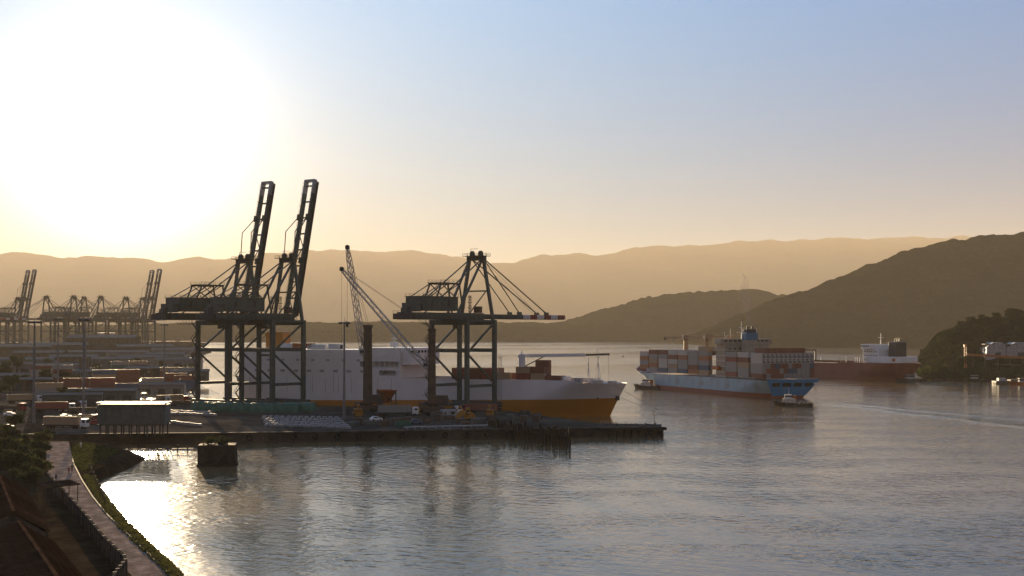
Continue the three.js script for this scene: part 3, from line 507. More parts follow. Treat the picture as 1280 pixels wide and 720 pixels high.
// ---------------------------------------------------------------- mobile harbour cranes
function mobileCrane(label, pos, towerH, pivotY, tip, width) {  // tip: vector from the crane's base to the jib head
  const o = thing('mobile_crane', label, 'crane', pos, 0), dir = V(tip.x, 0, tip.z).normalize();
  let m = new MB(); m.rbox(0, 1.9, 0, 10, 1.6, 5.4, 0.15); m.rbox(-3.6, 3.3, 0, 2.6, 1.3, 4, 0.12); m.build('chassis', M.brown, o);
  for (const x of [-4, -2, 2, 4]) for (const z of [-2.3, 2.3]) { m = new MB(); m.add(new THREE.CylinderGeometry(0.85, 0.85, 0.9, 16).rotateX(Math.PI / 2).translate(x, 0.85, z)); m.build('wheel', M.rubber, o); }
  for (const x of [-4.6, 4.6]) for (const z of [-5, 5]) { m = new MB(); m.box(x, 1.4, z * 0.75, 0.7, 0.6, 4); m.tube(V(x, 0.3, z), V(x, 1.5, z), 0.22); m.box(x, 0.18, z, 1.8, 0.3, 1.8); m.build('outrigger', M.yellow, o); }
  m = new MB(); m.add(new THREE.CylinderGeometry(1.9, 1.9, 0.8, 20).translate(0, 3.1, 0)); m.rbox(-dir.x * 2.5, 5.2, -dir.z * 2.5, 7.6, 3.4, 4.2, 0.2); m.build('slewing_platform', M.brown, o);
  m = new MB(); m.rbox(-dir.x * 5.8, 4.4, -dir.z * 5.8, 2, 2.6, 4.4, 0.2); m.build('counterweight', M.dark, o);
  m = new MB(); m.add(new THREE.CylinderGeometry(width * 0.62, width * 0.72, towerH - 3.4, 4).rotateY(Math.PI / 4).translate(0, (towerH + 3.4) / 2, 0)); m.box(0, towerH + 0.2, 0, width * 1.05, 1, width * 0.9); for (let y = 6; y < towerH; y += 4) m.box(0, y, 0, width * 1.06, 0.25, width * 1.06); m.build('tower', M.brown, o);
  m = new MB(); m.rbox(dir.x * 2.4, pivotY + 1.5, dir.z * 2.4 + 1.6, 2, 2.4, 2, 0.15); const cab = m.build('operator_cab', M.pale, o);
  m = new MB(); m.box(dir.x * 2.4, pivotY + 1.7, dir.z * 2.4 + 2.63, 1.6, 1.3, 0.06); m.build('window', M.glass, cab);
  const foot = V(dir.x * 1.7, pivotY, dir.z * 1.7);
  m = new MB(); const q1 = foot.clone().lerp(tip, 0.12), q2 = foot.clone().lerp(tip, 0.9); m.truss(foot, q1, 0.9, 2.1, 2, 0.26, 0.16); m.truss(q1, q2, 2.1, 1.5, 15, 0.26, 0.15); m.truss(q2, tip, 1.5, 0.8, 3, 0.26, 0.15);
  m.build('jib', M.pale, o);
  m = new MB(); m.add(new THREE.CylinderGeometry(0.9, 0.9, 1.1, 14).rotateX(Math.PI / 2).translate(tip.x, tip.y + 0.3, tip.z)); m.rbox(tip.x, tip.y + 0.2, tip.z, 1.7, 1.4, 1.5, 0.15); m.build('jib_head', M.dark, o);
  for (const k of [-0.35, 0.35]) { m = new MB(); m.tube(V(k, towerH + 0.6, k), tip.clone().add(V(k, 0.6, k)), 0.06, 0.06, 5); m.build('luffing_rope', M.rope, o); }
  m = new MB(); m.tube(tip, V(tip.x, tip.y - 30, tip.z), 0.05, 0.05, 5); m.rbox(tip.x, tip.y - 30.5, tip.z, 1, 1.6, 0.7, 0.15); m.build('hook_block', M.dark, o);
  m = new MB(); m.beam(foot.clone().add(V(0, 2.5, 0)), foot.clone().lerp(tip, 0.2).add(V(0, -0.8, 0)), 0.35); m.build('luffing_cylinder', M.dark, o);
  return o;
}
{
  const d1 = 565, b1 = P(XA(460, d1), d1, QY);
  const t1 = P(XA(434, d1 + 4), d1 + 4, YA(309, d1)).sub(b1);
  mobileCrane('mobile harbour crane with steep lattice jib and dark tower at the ship', b1, 33.5, 22, t1, 3.4);
  const d2 = 560, b2 = P(XA(540, d2), d2, QY);
  mobileCrane('mobile harbour crane under the quay crane, its lattice jib leaning far out', b2, 32, 17, P(XA(427, d2 + 8), d2 + 8, YA(336, d2)).sub(b2), 3.0);
}
// ---------------------------------------------------------------- high lighting masts
function mast(px, base, top, label, group, heads = 8) {
  const p = G(px, base, QY), h = YA(top, -p.z) - QY, o = thing('light_mast', label, 'light mast', p, rr(0, 1), group);
  let m = new MB(); m.tube(V(0, 0, 0), V(0, h, 0), 0.55, 0.26, 10); m.build('pole', M.craneGrey, o);
  m = new MB(); m.tube(V(0, 0, 0), V(0, 1.2, 0), 0.9, 0.6, 10); m.build('base', M.concrete, o);
  m = new MB(); m.add(new THREE.TorusGeometry(1.5, 0.1, 6, 20).rotateX(Math.PI / 2).translate(0, h - 0.6, 0)); for (let i = 0; i < 4; i++) { const a = i * Math.PI / 2; m.beam(V(0, h - 0.6, 0), V(Math.cos(a) * 1.5, h - 0.6, Math.sin(a) * 1.5), 0.1); } m.tube(V(0, h, 0), V(0, h + 1.6, 0), 0.05); m.build('head_ring', M.craneGrey, o);
  for (let i = 0; i < heads; i++) { const a = i / heads * 6.283, g = new MB(); g.rbox(0, 0, 0, 0.8, 0.55, 0.6, 0.08); const q = g.build('floodlight', M.dark, o); q.position.set(Math.cos(a) * 1.7, h - 0.5, Math.sin(a) * 1.7); q.rotation.set(0.4, -a, 0); }
  return o;
}
mast(430, 528, 402, 'tall grey light mast among the rows of white bundles');
mast(42, 533, 401, 'tall grey light mast standing by the round tree');
mast(104, 522, 398, 'tall grey light mast behind the shed on stilts');
mast(72, 497, 398, 'tall grey light mast amid the container stacks', 'yard light masts');
mast(106.5, 487, 399, 'tall grey light mast amid the container stacks', 'yard light masts');
mast(205, 488, 405, 'slender light mast close to the raised cranes', null, 6);

// ---------------------------------------------------------------- shipping containers
function containerGeo(L, reefer) {
  const m = new MB(), W = 2.44, Hc = 2.59, n = Math.round(L / 0.8);
  m.box(0, Hc / 2, 0, L - 0.2, Hc - 0.2, W - 0.16);
  for (let i = 0; i < n; i++) for (const s of [-1, 1]) m.box(-L / 2 + (i + 0.5) * L / n, Hc / 2, s * (W / 2 - 0.06), L / n * 0.55, Hc - 0.36, 0.05);
  for (const x of [-1, 1]) for (const z of [-1, 1]) { m.box(x * (L / 2 - 0.08), Hc / 2, z * (W / 2 - 0.08), 0.16, Hc, 0.16); }
  for (const y of [0.08, Hc - 0.08]) { for (const z of [-1, 1]) m.box(0, y, z * (W / 2 - 0.06), L - 0.32, 0.15, 0.12); for (const x of [-1, 1]) m.box(x * (L / 2 - 0.06), y, 0, 0.12, 0.15, W - 0.32); }
  if (!reefer) { for (const z of [-0.9, -0.3, 0.3, 0.9]) m.tube(V(L / 2 - 0.06, 0.15, z), V(L / 2 - 0.06, Hc - 0.15, z), 0.035, 0.035, 5); m.box(L / 2 - 0.1, Hc / 2, 0, 0.05, Hc - 0.3, 0.06); }
  return m.geo();
}
const BOX40 = containerGeo(12.19), BOX20 = containerGeo(6.06), REEF = containerGeo(12.19, true);
const reefUnit = (() => { const m = new MB(); m.box(6.06, 1.3, 0, 0.06, 2.3, 2.1); return m.geo(); })();
const reefFan = (() => { const m = new MB(); m.add(new THREE.CylinderGeometry(0.42, 0.42, 0.1, 12).rotateZ(Math.PI / 2).translate(6.12, 1.85, 0.35)); m.box(6.11, 0.7, 0, 0.05, 0.7, 1.7); return m.geo(); })();
const CC = {
  red: mat('container_red', 0.24, 0.06, 0.04, 0.6, { map: rust }), brown: mat('container_brown', 0.20, 0.075, 0.045, 0.65, { map: rust }), orange: mat('container_orange', 0.36, 0.15, 0.07, 0.6, { map: rust }),
  grey: mat('container_grey', 0.27, 0.27, 0.27, 0.55, { map: rust }), white: mat('container_white', 0.44, 0.43, 0.41, 0.5, { map: rust }), blue: mat('container_blue', 0.07, 0.11, 0.18, 0.6, { map: rust }), green: mat('container_green', 0.06, 0.13, 0.10, 0.6, { map: rust }), tan: mat('container_tan', 0.36, 0.26, 0.16, 0.6, { map: rust }),
};
const COLNAME = { red: 'red', brown: 'brown', orange: 'orange', grey: 'grey', white: 'white', blue: 'dark blue', green: 'green', tan: 'tan' };
function container(geo, col, parentM, x, y, z, turn, where, group, reefer) {   // parentM: matrix of the ship or of the stack
  const label = `${COLNAME[col]} ${reefer ? 'refrigerated ' : ''}shipping container ${where}`;
  const o = reefer ? thing('container', label, 'container', V(0, 0, 0), 0, group) : solo('container', geo, CC[col], null, 0, label, 'container', group);
  if (reefer) { mesh('shell', geo, CC[col], o); mesh('cooling_unit', reefUnit, M.pale, o); mesh('fan', reefFan, M.dark, o); }
  const p = V(x, y, z).applyMatrix4(parentM.m); o.position.copy(p); o.rotation.y = parentM.turn + turn; return o;
}
// ---------------------------------------------------------------- ship hulls (local x: aft from the stem, y up, z: to starboard/port)
function hullFns(s) {                                          // s: L, B, rake, entry, entryTop, depth, run, full
  const stem = (y) => -s.rake * Math.pow(Math.max(0, y) / s.depth, 1.1), end = (y) => s.L + (s.over || 0) * Math.max(0, Math.min(1, y / s.depth));
  const half = (x, y) => {
    const k = Math.max(0, Math.min(1, y / s.depth)), en = s.entry + (s.entryTop - s.entry) * k, t = Math.min(1, Math.max(0, (x - stem(y)) / en)), e = end(y), run = s.run + (s.runTop - s.run) * k, q = Math.min(1, Math.max(0, (e - x) / run)), tr = s.tr0 + (s.trTop - s.tr0) * k;
    return s.B / 2 * Math.pow(Math.sin(t * Math.PI / 2), 0.8) * (tr + (1 - tr) * Math.pow(Math.sin(q * Math.PI / 2), 0.7));
  };
  return { stem, end, half };
}
function band(f, lo, hi, side, nx = 64, ny = 6, x0 = 0, x1 = 1) {
  return surface((u, v) => { const uu = x0 + (x1 - x0) * u, g = (y) => { const a = f.stem(y), e = f.end(y); return a + (e - a) * uu; }; const yl = lo(uu), yh = hi(uu), y = yl + (yh - yl) * v; const x = g(y); return V(x, y, side * f.half(x, y)); }, nx, ny, side > 0);
}
function closedBand(f, lo, hi, nx, ny, o = {}) { const parts = [1, -1].map((s) => band(f, lo, hi, s, nx, ny)); 
  const tr = surface((u, v) => { const yl = lo(1), yh = hi(1), y = yl + (yh - yl) * v, x = f.end(y); return V(x, y, (u * 2 - 1) * f.half(x, y)); }, 8, ny, false); if (!o.open) parts.push(tr); return metric(mergeGeometries(parts.map((g) => { const n = g.toNonIndexed(); n.deleteAttribute('uv'); return n; }))); }
function deck(f, y, nx = 60, x0 = 0, x1 = 1) { const g = surface((u, v) => { const a = f.stem(y), e = f.end(y), x = a + (e - a) * (x0 + (x1 - x0) * u); return V(x, y, (v * 2 - 1) * (f.half(x, y) - 0.05)); }, nx, 4, true); return metric(g); }

// ---------------------------------------------------------------- white and yellow roll-on ship at the pier
{
  const S = { L: 170, B: 32, rake: 7.4, entry: 46, entryTop: 20, depth: 14, run: 40, runTop: 16, tr0: 0.5, trTop: 0.95 }, f = hullFns(S);
  const turn = Math.atan2(0.39, -0.92);                        // local x runs aft: left and away
  const o = thing('cargo_ship', 'white and yellow cargo ship moored behind the cranes at the pier', 'ship', P(40, 588, 0), turn);
  const ship = { m: new THREE.Matrix4().makeRotationY(turn).setPosition(40, 0, -588), turn };
  // near side is local z < 0 or > 0 depending on the turn: the side towards the viewpoint
  const N = (V(0, 0, 1).applyAxisAngle(V(0, 1, 0), turn).z > 0) ? 1 : -1;
  const line = (u) => 7.6 - 3.6 * u, topY = (u) => (u < 0.09 ? 13.6 : u < 0.13 ? 13.6 + (u - 0.09) * 32 : 14.9) - (u < 0.12 && u > 0.045 ? 0 : 0);
  mesh('lower_hull', closedBand(f, () => -2, line, 90, 6), M.shipYellow, o);
  mesh('upper_hull', closedBand(f, line, (u) => (u < 0.10 ? 13.7 : 14.9), 90, 6), M.shipWhite, o);
  mesh('foredeck', deck(f, 12.7, 30, 0.0, 0.2), M.deckRed, o); mesh('main_deck', deck(f, 13.4, 40, 0.1, 1), M.deckRed, o);
  let m = new MB();
  // accommodation and garage block
  { // garage block with real openings cut into its side
    const cut = (b, x, y, w, h) => { const t = new Brush(new THREE.BoxGeometry(w, h, 9).translate(x, y, N * 15.8)); t.updateMatrixWorld(); return new Evaluator().evaluate(b, t, SUBTRACTION); };
    let blk = new Brush(new THREE.BoxGeometry(79, 11, 31.6).translate(127.5, 20.2, 0)); blk.updateMatrixWorld();
    blk = cut(blk, 98, 20.6, 18.5, 2.4); blk = cut(blk, 94, 16.9, 8, 2.2); blk = cut(blk, 154, 24.1, 8, 0.9);
    const g = new THREE.BufferGeometry(); for (const k of ['position', 'normal']) g.setAttribute(k, blk.geometry.attributes[k]); if (blk.geometry.index) g.setIndex(blk.geometry.index);
    mesh('garage_block', metric(g), M.shipWhite, o);
  }
  m = new MB(); m.box(98.5, 26.65, 0, 19, 1.9, 31.4); m.box(131, 26.2, 0, 66, 1.0, 31.2); m.build('upper_house', M.shipWhite, o);
  m = new MB(); for (let i = 0; i < 7; i++) m.box(90.5 + i * 2.5, 20.6, N * 15.6, 0.25, 2.4, 0.25); m.build('opening_stanchion', M.shipWhite, o);
  m = new MB(); for (let i = 0; i < 7; i++) m.rbox(108 + i * 7.5, 22.2, N * 15.84, 1.5, 0.9, 0.12, 0.04); m.build('vent_grille', M.pale, o);
  m = new MB(); m.box(120, 12.5, N * 16.01, 0.2, 8, 0.1); m.build('hull_seam', M.pale, o);
  m = new MB(); for (const y of [16.2, 18.9, 23.4]) m.box(127.5, y, N * 15.83, 79, 0.16, 0.12); m.build('rubbing_strake', M.shipWhite, o);
  for (let i = 0; i < 9; i++) { m = new MB(); m.box(106 + i * 6.6, 17.5, N * 15.85, 2.2, 1.1, 0.14); m.build('louvre', M.pale, o); }
  m = new MB(); for (let i = 0; i < 12; i++) m.tube(V(92 + i * 6.4, 14.6, N * 16.02), V(92 + i * 6.4, 8.2, N * 16.04), 0.09, 0.09, 5); m.build('drain_pipe', M.pale, o);
  // things on the roof
  m = new MB(); m.rbox(122, 28, N * 10, 6, 2.4, 4, 0.2); m.rbox(131, 27.9, N * 10, 9, 2.2, 5, 0.2); m.rbox(147, 28, N * 7, 7, 2.4, 6, 0.2); m.build('roof_house', M.white, o);
  m = new MB(); m.rbox(138, 28.3, N * 11, 10, 2.2, 3, 0.3); m.build('lifeboat', M.orange, o);
  m = new MB(); m.rbox(158, 30.5, 0, 9, 8, 7, 0.6); m.box(158, 33, 0, 9.2, 1.6, 7.2); m.build('funnel', M.shipYellow, o);
  m = new MB(); m.tube(V(99, 27.6, 0), V(99, 34, 0), 0.5, 0.25); m.box(99, 31.5, 0, 0.6, 0.4, 5); m.box(99, 33, 0, 0.5, 0.35, 3.4); m.rbox(99, 29, 0, 3, 2, 3, 0.2); m.build('radar_mast', M.white, o);
  m = new MB(); for (const z of [-1, 1]) m.rail(V(87, 27.6, z * 15.4), V(103, 27.6, z * 15.4)); m.rail(V(103, 26.7, N * 15.3), V(163, 26.7, N * 15.3)); m.build('roof_rail', M.white, o);
  // bridge windows at the forward face of the block
  m = new MB(); m.box(86.5, 24, 0, 5, 7.2, 28); const br = m.build('bridge', M.shipWhite, o);
  for (let i = 0; i < 9; i++) { m = new MB(); m.rbox(83.95, 26, -12 + i * 3, 0.1, 1.1, 2, 0.03); m.build('window', M.glass, br); }
  // crane on the foredeck, jib lying towards the bow
  m = new MB(); m.tube(V(34, 13.4, N * 12), V(34, 24.2, N * 12), 1.45, 1.4, 14); m.rbox(34, 24.6, N * 12, 2.6, 1.4, 2.6, 0.2); m.tube(V(34, 25, N * 12), V(34, 26.4, N * 12), 0.4, 0.2); m.build('crane_post', M.shipWhite, o);
  m = new MB(); m.beam(V(33, 24.6, N * 10), V(9.5, 25, N * 3), 1.2, 1.3); m.build('crane_jib', M.shipWhite, o); m = new MB(); m.beam(V(9.5, 25, N * 3), V(0, 25.3, N * 0.5), 0.7, 0.8); m.build('crane_jib_end', M.brown, o);
  m = new MB(); m.beam(V(33.4, 20.2, N * 11), V(26, 24.2, N * 8), 0.45); m.build('crane_strut', M.dark, o); m = new MB(); m.tube(V(0.4, 25, N * 0.6), V(0.4, 15, N * 0.6), 0.06); m.build('crane_wire', M.rope, o);
  // forward masts
  for (const [x, h] of [[9.4, 24], [5.2, 27]]) { m = new MB(); m.tube(V(x, 12.6, 0), V(x, h, 0), 0.3, 0.16); m.box(x, h - 3, 0, 0.3, 0.25, 3); m.box(x, h - 6, 0, 0.3, 0.25, 2.2); m.beam(V(x + 1.8, 13, 1), V(x, h - 4, 0), 0.14); m.beam(V(x - 1.8, 13, -1), V(x, h - 4, 0), 0.14); m.build('foremast', M.white, o); }
  m = new MB(); m.rbox(12, 14.4, N * 5, 3, 2.6, 3, 0.2); m.rbox(4, 14, N * 4, 4, 1.7, 3, 0.3); m.rbox(7.5, 14, -N * 3, 3, 2.4, 2.4, 0.3); m.rbox(-1, 13.8, 0, 3, 1.4, 3, 0.3); m.rail(V(20, 14.9, N * 13.5), V(12, 13.8, N * 11.6)); m.build('winch', M.pale, o);
  m = new MB(); m.rbox(17, 14.8, N * 8, 2.6, 3, 8, 0.1); m.build('breakwater', M.shipWhite, o);
  m = new MB(); m.rbox(-3.6, 7.6, N * 1.2, 1.5, 2, 1.2, 0.2); m.rbox(3.6, 8, N * 6.3, 1.6, 1.4, 1, 0.2); m.build('anchor', M.dark, o);
  m = new MB(); for (let i = 0; i < 14; i++) m.beam(V(20 - i * 1.9, 13.6, N * (13.6 - i * 0.75)), V(20 - i * 1.9, 14.6, N * (13.6 - i * 0.75)), 0.1); m.build('bulwark_stanchion', M.white, o);
  // containers on deck
  const cols = ['brown', 'red', 'brown', 'brown', 'tan', 'red'];
  const W = 'on the yellow-hulled ship';
  for (let b = 0; b < 4; b++) for (let r = 0; r < 3; r++) for (let t = 0; t < [1, 2, 2, 1][b] + (r === 2 && b === 1 ? 1 : 0); t++) container(BOX20, pick(cols), ship, [19.5, 23.5, 27.5, 41][b] + (b < 3 ? b * 2.4 : 0), 15 + t * 2.62 + (b ? 0 : -1), N * (14 - r * 2.7), 0, `${W} between its bow and its crane`, 'containers on the foredeck');
  for (let b = 0; b < 3; b++) for (let r = 0; r < 4; r++) for (let t = 0; t < 2; t++) container(BOX20, pick(cols), ship, 48 + b * 6.6, 14.2 + t * 2.62, N * (14 - r * 2.7), 0, `${W} behind the lowered quay crane`, 'containers amidships');
  m = new MB(); m.tube(V(6, 12.9, N * 7), V(-40, 3.6, N * 52), 0.07, 0.07, 5); solo('mooring_line', m.geo(), M.mooring, P(40, 588, 0), turn, 'slack mooring rope from the bow to the jetty end', 'rope', 'mooring ropes');
  m = new MB(); m.tube(V(-2, 13, N * 3), V(-44, 3.6, N * 58), 0.07, 0.07, 5); solo('mooring_line', m.geo(), M.mooring, P(40, 588, 0), turn, 'slack mooring rope from the bow to the jetty end', 'rope', 'mooring ropes');
}
// ---------------------------------------------------------------- blue container ship under way
{
  const stemP = [89, 905], aft = [Math.sin(rad(19)), -Math.cos(rad(19))], turn = Math.atan2(aft[1], aft[0]);
  const S = { L: 166, B: 32, rake: 9, entry: 48, entryTop: 22, depth: 10, run: 40, runTop: 10, tr0: 0.55, trTop: 0.98, over: 6 }, f = hullFns(S);
  const o = thing('container_ship', 'pale blue container ship loaded high under way in the channel', 'ship', P(stemP[0], stemP[1], 0), turn);
  const ship = { m: new THREE.Matrix4().makeRotationY(turn).setPosition(stemP[0], 0, -stemP[1]), turn };
  const sideOut = V(0, 0, 1).applyAxisAngle(V(0, 1, 0), turn), N = sideOut.x < 0 ? 1 : -1;   // the side seen faces left
  const sheer = (u) => 9.2 + (u < 0.16 ? Math.pow((0.16 - u) / 0.16, 1.5) * 4.5 : 0);
  mesh('boot_top', closedBand(f, () => -2, () => 2.4, 70, 4), M.boot, o);
  mesh('hull', closedBand(f, () => 2.4, sheer, 80, 6, { open: true }), M.shipBlue, o);
  mesh('deck', deck(f, 9.0, 50), M.deckRed, o);
  { const b = surface((u, v) => { const x = f.stem(9.2) + 26 * u, y = 9.2 + (sheer(u * 0.155) - 9.2) * v + 0.05; return V(Math.max(f.stem(y), x), y, N * (f.half(Math.max(f.stem(y), x), Math.min(10, y)) - 0.03)); }, 20, 3, N > 0); mesh('forecastle', metric(b), M.deckRed, o); }
  // transom with mooring openings
  { const out = []; for (let k = 0; k <= 8; k++) { const y = 1.2 + 8.6 * k / 8; out.push(new THREE.Vector2(f.half(f.end(y), y), y)); } for (let k = 8; k >= 0; k--) { const y = 1.2 + 8.6 * k / 8; out.push(new THREE.Vector2(-f.half(f.end(y), y), y)); }
    const sh = new THREE.Shape(out); for (const [z, w] of [[-9.4, 4.6], [-3.2, 5], [3.2, 5], [9.4, 4.6]]) sh.holes.push(new THREE.Path([[z - w / 2, 5.9], [z + w / 2, 5.9], [z + w / 2, 8], [z - w / 2, 8]].map((q) => new THREE.Vector2(...q))));
    const g = new THREE.ExtrudeGeometry(sh, { depth: 0.3, bevelEnabled: false }), p = g.attributes.position; for (let k = 0; k < p.count; k++) { const z = p.getX(k), y = p.getY(k), t = p.getZ(k); p.setXYZ(k, f.end(y) + 0.03 + t, y, z); } g.computeVertexNormals(); mesh('transom', metric(g), M.stern, o); }
  { const m = new MB(); m.add(new THREE.CylinderGeometry(0.9, 0.9, 0.3, 16).rotateZ(Math.PI / 2).translate(f.end(8) + 0.2, 7.6, -N * 13.4)); m.build('stern_light_disc', M.white, o); }  // white-painted disc standing in for a light on the transom
  { const m = new MB(); m.rail(V(f.end(9) - 0.6, 9.2, -15), V(f.end(9) - 0.6, 9.2, 15)); m.rail(V(30, 9.2, N * 15.7), V(160, 9.2, N * 15.7)); m.build('deck_rail', M.white, o); }
  // house
  let m = new MB(); m.rbox(117, 18.5, 0, 11, 18.6, 27, 0.15); const house = m.build('accommodation', M.sand, o);
  m = new MB(); m.rbox(117.5, 29, 0, 8, 3, 31.6, 0.15); const bridge = m.build('bridge', M.sand, o);
  for (let i = 0; i < 10; i++) { m = new MB(); m.rbox(121.56, 29.3, -12.6 + i * 2.8, 0.1, 1.1, 2, 0.03); m.build('window', M.glass, bridge); }
  for (let k = 0; k < 5; k++) for (let i = 0; i < 8; i++) { m = new MB(); m.box(122.53, 13 + k * 3, -11 + i * 3.1, 0.08, 0.9, 1); m.build('window', M.glass, house); }
  m = new MB(); for (let k = 0; k < 5; k++) m.box(117, 12.3 + k * 3, 0, 12.4, 0.2, 28.4); m.build('deck_edges', M.white, house);
  m = new MB(); m.rbox(127, 26, N * 1, 6, 8, 7, 0.6); const fun = m.build('funnel', M.sand, o);
  m = new MB(); m.rbox(127, 31.6, N * 1, 6.3, 4.2, 7.3, 0.6); m.build('funnel_band', M.funnelBlue, fun);
  m = new MB(); m.rbox(127, 34.7, N * 1, 5.4, 2, 5.6, 0.5); for (const z of [-1.4, 1.4]) m.tube(V(127, 35, N + z), V(127.5, 37.2, N + z), 0.55); m.build('funnel_top', M.dark, fun);
  m = new MB(); m.tube(V(116, 30.5, 0), V(116, 40, 0), 0.35, 0.15); m.box(116, 34, 0, 0.4, 0.3, 6); m.box(116, 36.5, 0, 0.4, 0.3, 3.5); m.tube(V(118, 30.5, 8), V(118, 36, 8), 0.12); m.tube(V(118, 30.5, -8), V(118, 36, -8), 0.12); m.tube(V(121, 30.5, 13), V(121, 34, 13), 0.1); m.build('radar_mast', M.white, o);
  m = new MB(); m.rbox(114, 14.5, N * 14.6, 8, 2.2, 2.6, 0.6); m.build('lifeboat', M.orange, o);
  // deck cranes
  for (const x of [46, 74, 102]) { m = new MB(); m.tube(V(x, 9.2, 0), V(x, 30, 0), 1.5, 1.3, 14); const post = m.build('crane_post', M.tanCrane || (M.tanCrane = mat('crane_tan_paint', 0.5, 0.3, 0.14, 0.55)), o); m = new MB(); m.rbox(x, 30.8, 0, 3, 3, 3.4, 0.3); m.build('crane_house', M.tanCrane, o); m = new MB(); m.beam(V(x - 1, 31, 0), V(x - 25, 30.4, N * 2), 1, 1.1); m.build('crane_jib', M.tanCrane, o); m = new MB(); m.rbox(x - 25, 30.2, N * 2, 1.6, 1.8, 1.4, 0.2); m.build('crane_head', M.dark, o); }
  // containers: outer column, top tier, forward face and the stern face
  const rows = 12, pitch = 2.56, z0 = -(rows - 1) / 2 * pitch;
  const bays = [19, 32.4, 45.4 - 6 + 6.8, 59.6, 73, 86.4, 99.6, 132.5, 146];   // centre of each bay
  const names = ['orange', 'red', 'grey', 'brown', 'white', 'grey', 'orange', 'grey', 'brown', 'grey', 'tan', 'blue'];
  bays.forEach((x, b) => {
    const tiers = b === 0 ? 4 : b === 6 ? 6 : 5, hw = f.half(x - 6, 10);
    for (let r = 0; r < rows; r++) {
      const z = z0 + r * pitch; if (Math.abs(z) + 1.3 > Math.max(hw, 9) + 1.2) continue;
      const outer = N > 0 ? r === rows - 1 : r === 0, isOuter = outer || Math.abs(z) + 1.3 + pitch > Math.max(hw, 9) + 1.2 && z * N > 0;
      for (let t = 0; t < tiers; t++) {
        const face = isOuter || (b === 0 && t > 0 && r % 1 === 0) || t === tiers - 1;
        if (!face) continue;
        if (b === 6 && t === 5 && r < 4) continue;
        const base = b === 0 ? 11.6 : 10.2, col = t === tiers - 1 && b !== 6 ? pick(['grey', 'white', 'grey', 'white', 'brown']) : pick(names);
        container(BOX40, col, ship, x, base + t * 2.64, z, 0, isOuter ? 'in the outer stacks of the blue ship' : b === 0 ? 'stacked at the bow of the blue ship' : 'on top of the stacks of the blue ship', isOuter ? 'outer containers on the blue ship' : b === 0 ? 'bow containers on the blue ship' : 'top containers on the blue ship');
      }
    }
  });
  for (let r = 0; r < rows; r++) for (let t = 0; t < 6; t++) {
    const reefer = t >= 3; if (t === 5 && (r < 2 || r > 10)) continue;
    container(reefer ? REEF : BOX40, reefer ? (t === 5 ? 'brown' : 'white') : t < 2 && rnd() < 0.3 ? 'grey' : pick(['brown', 'red', 'brown', 'grey', 'blue', 'brown']), ship, 160.5, 10 + t * 2.64, z0 + r * pitch, 0, `stacked over the stern of the blue ship`, 'stern containers on the blue ship', reefer && t < 5);
  }
  // smoke above the funnel
  const top = V(127, 36.6, N).applyMatrix4(ship.m), puffs = [1, 0.55].map((k, q) => surface((u, v) => { const t = v, r = k * (0.7 + 4.2 * t) * (0.7 + 0.7 * fbm(u * 6, t * 9 + q * 5, 3, 6)) * Math.sin(Math.PI * Math.min(1, (1 - t) * 1.6 + 0.02) / 2), w = u * Math.PI * 2; return V(top.x - t * 4 + Math.sin(t * 9) * 0.9 * t + Math.cos(w) * r, top.y + t * 30, top.z + Math.sin(w) * r); }, 48, 60));
  const sm = new THREE.MeshStandardMaterial({ color: lin(0.5, 0.46, 0.42), roughness: 1, transparent: true, opacity: 0.04, depthWrite: false }); sm.name = 'exhaust_smoke';
  const smoke = mesh('smoke', mergeGeometries(puffs), sm); smoke.castShadow = false; tag(smoke, 'thin grey exhaust smoke rising from the blue funnel', 'smoke', null, 'stuff');
}
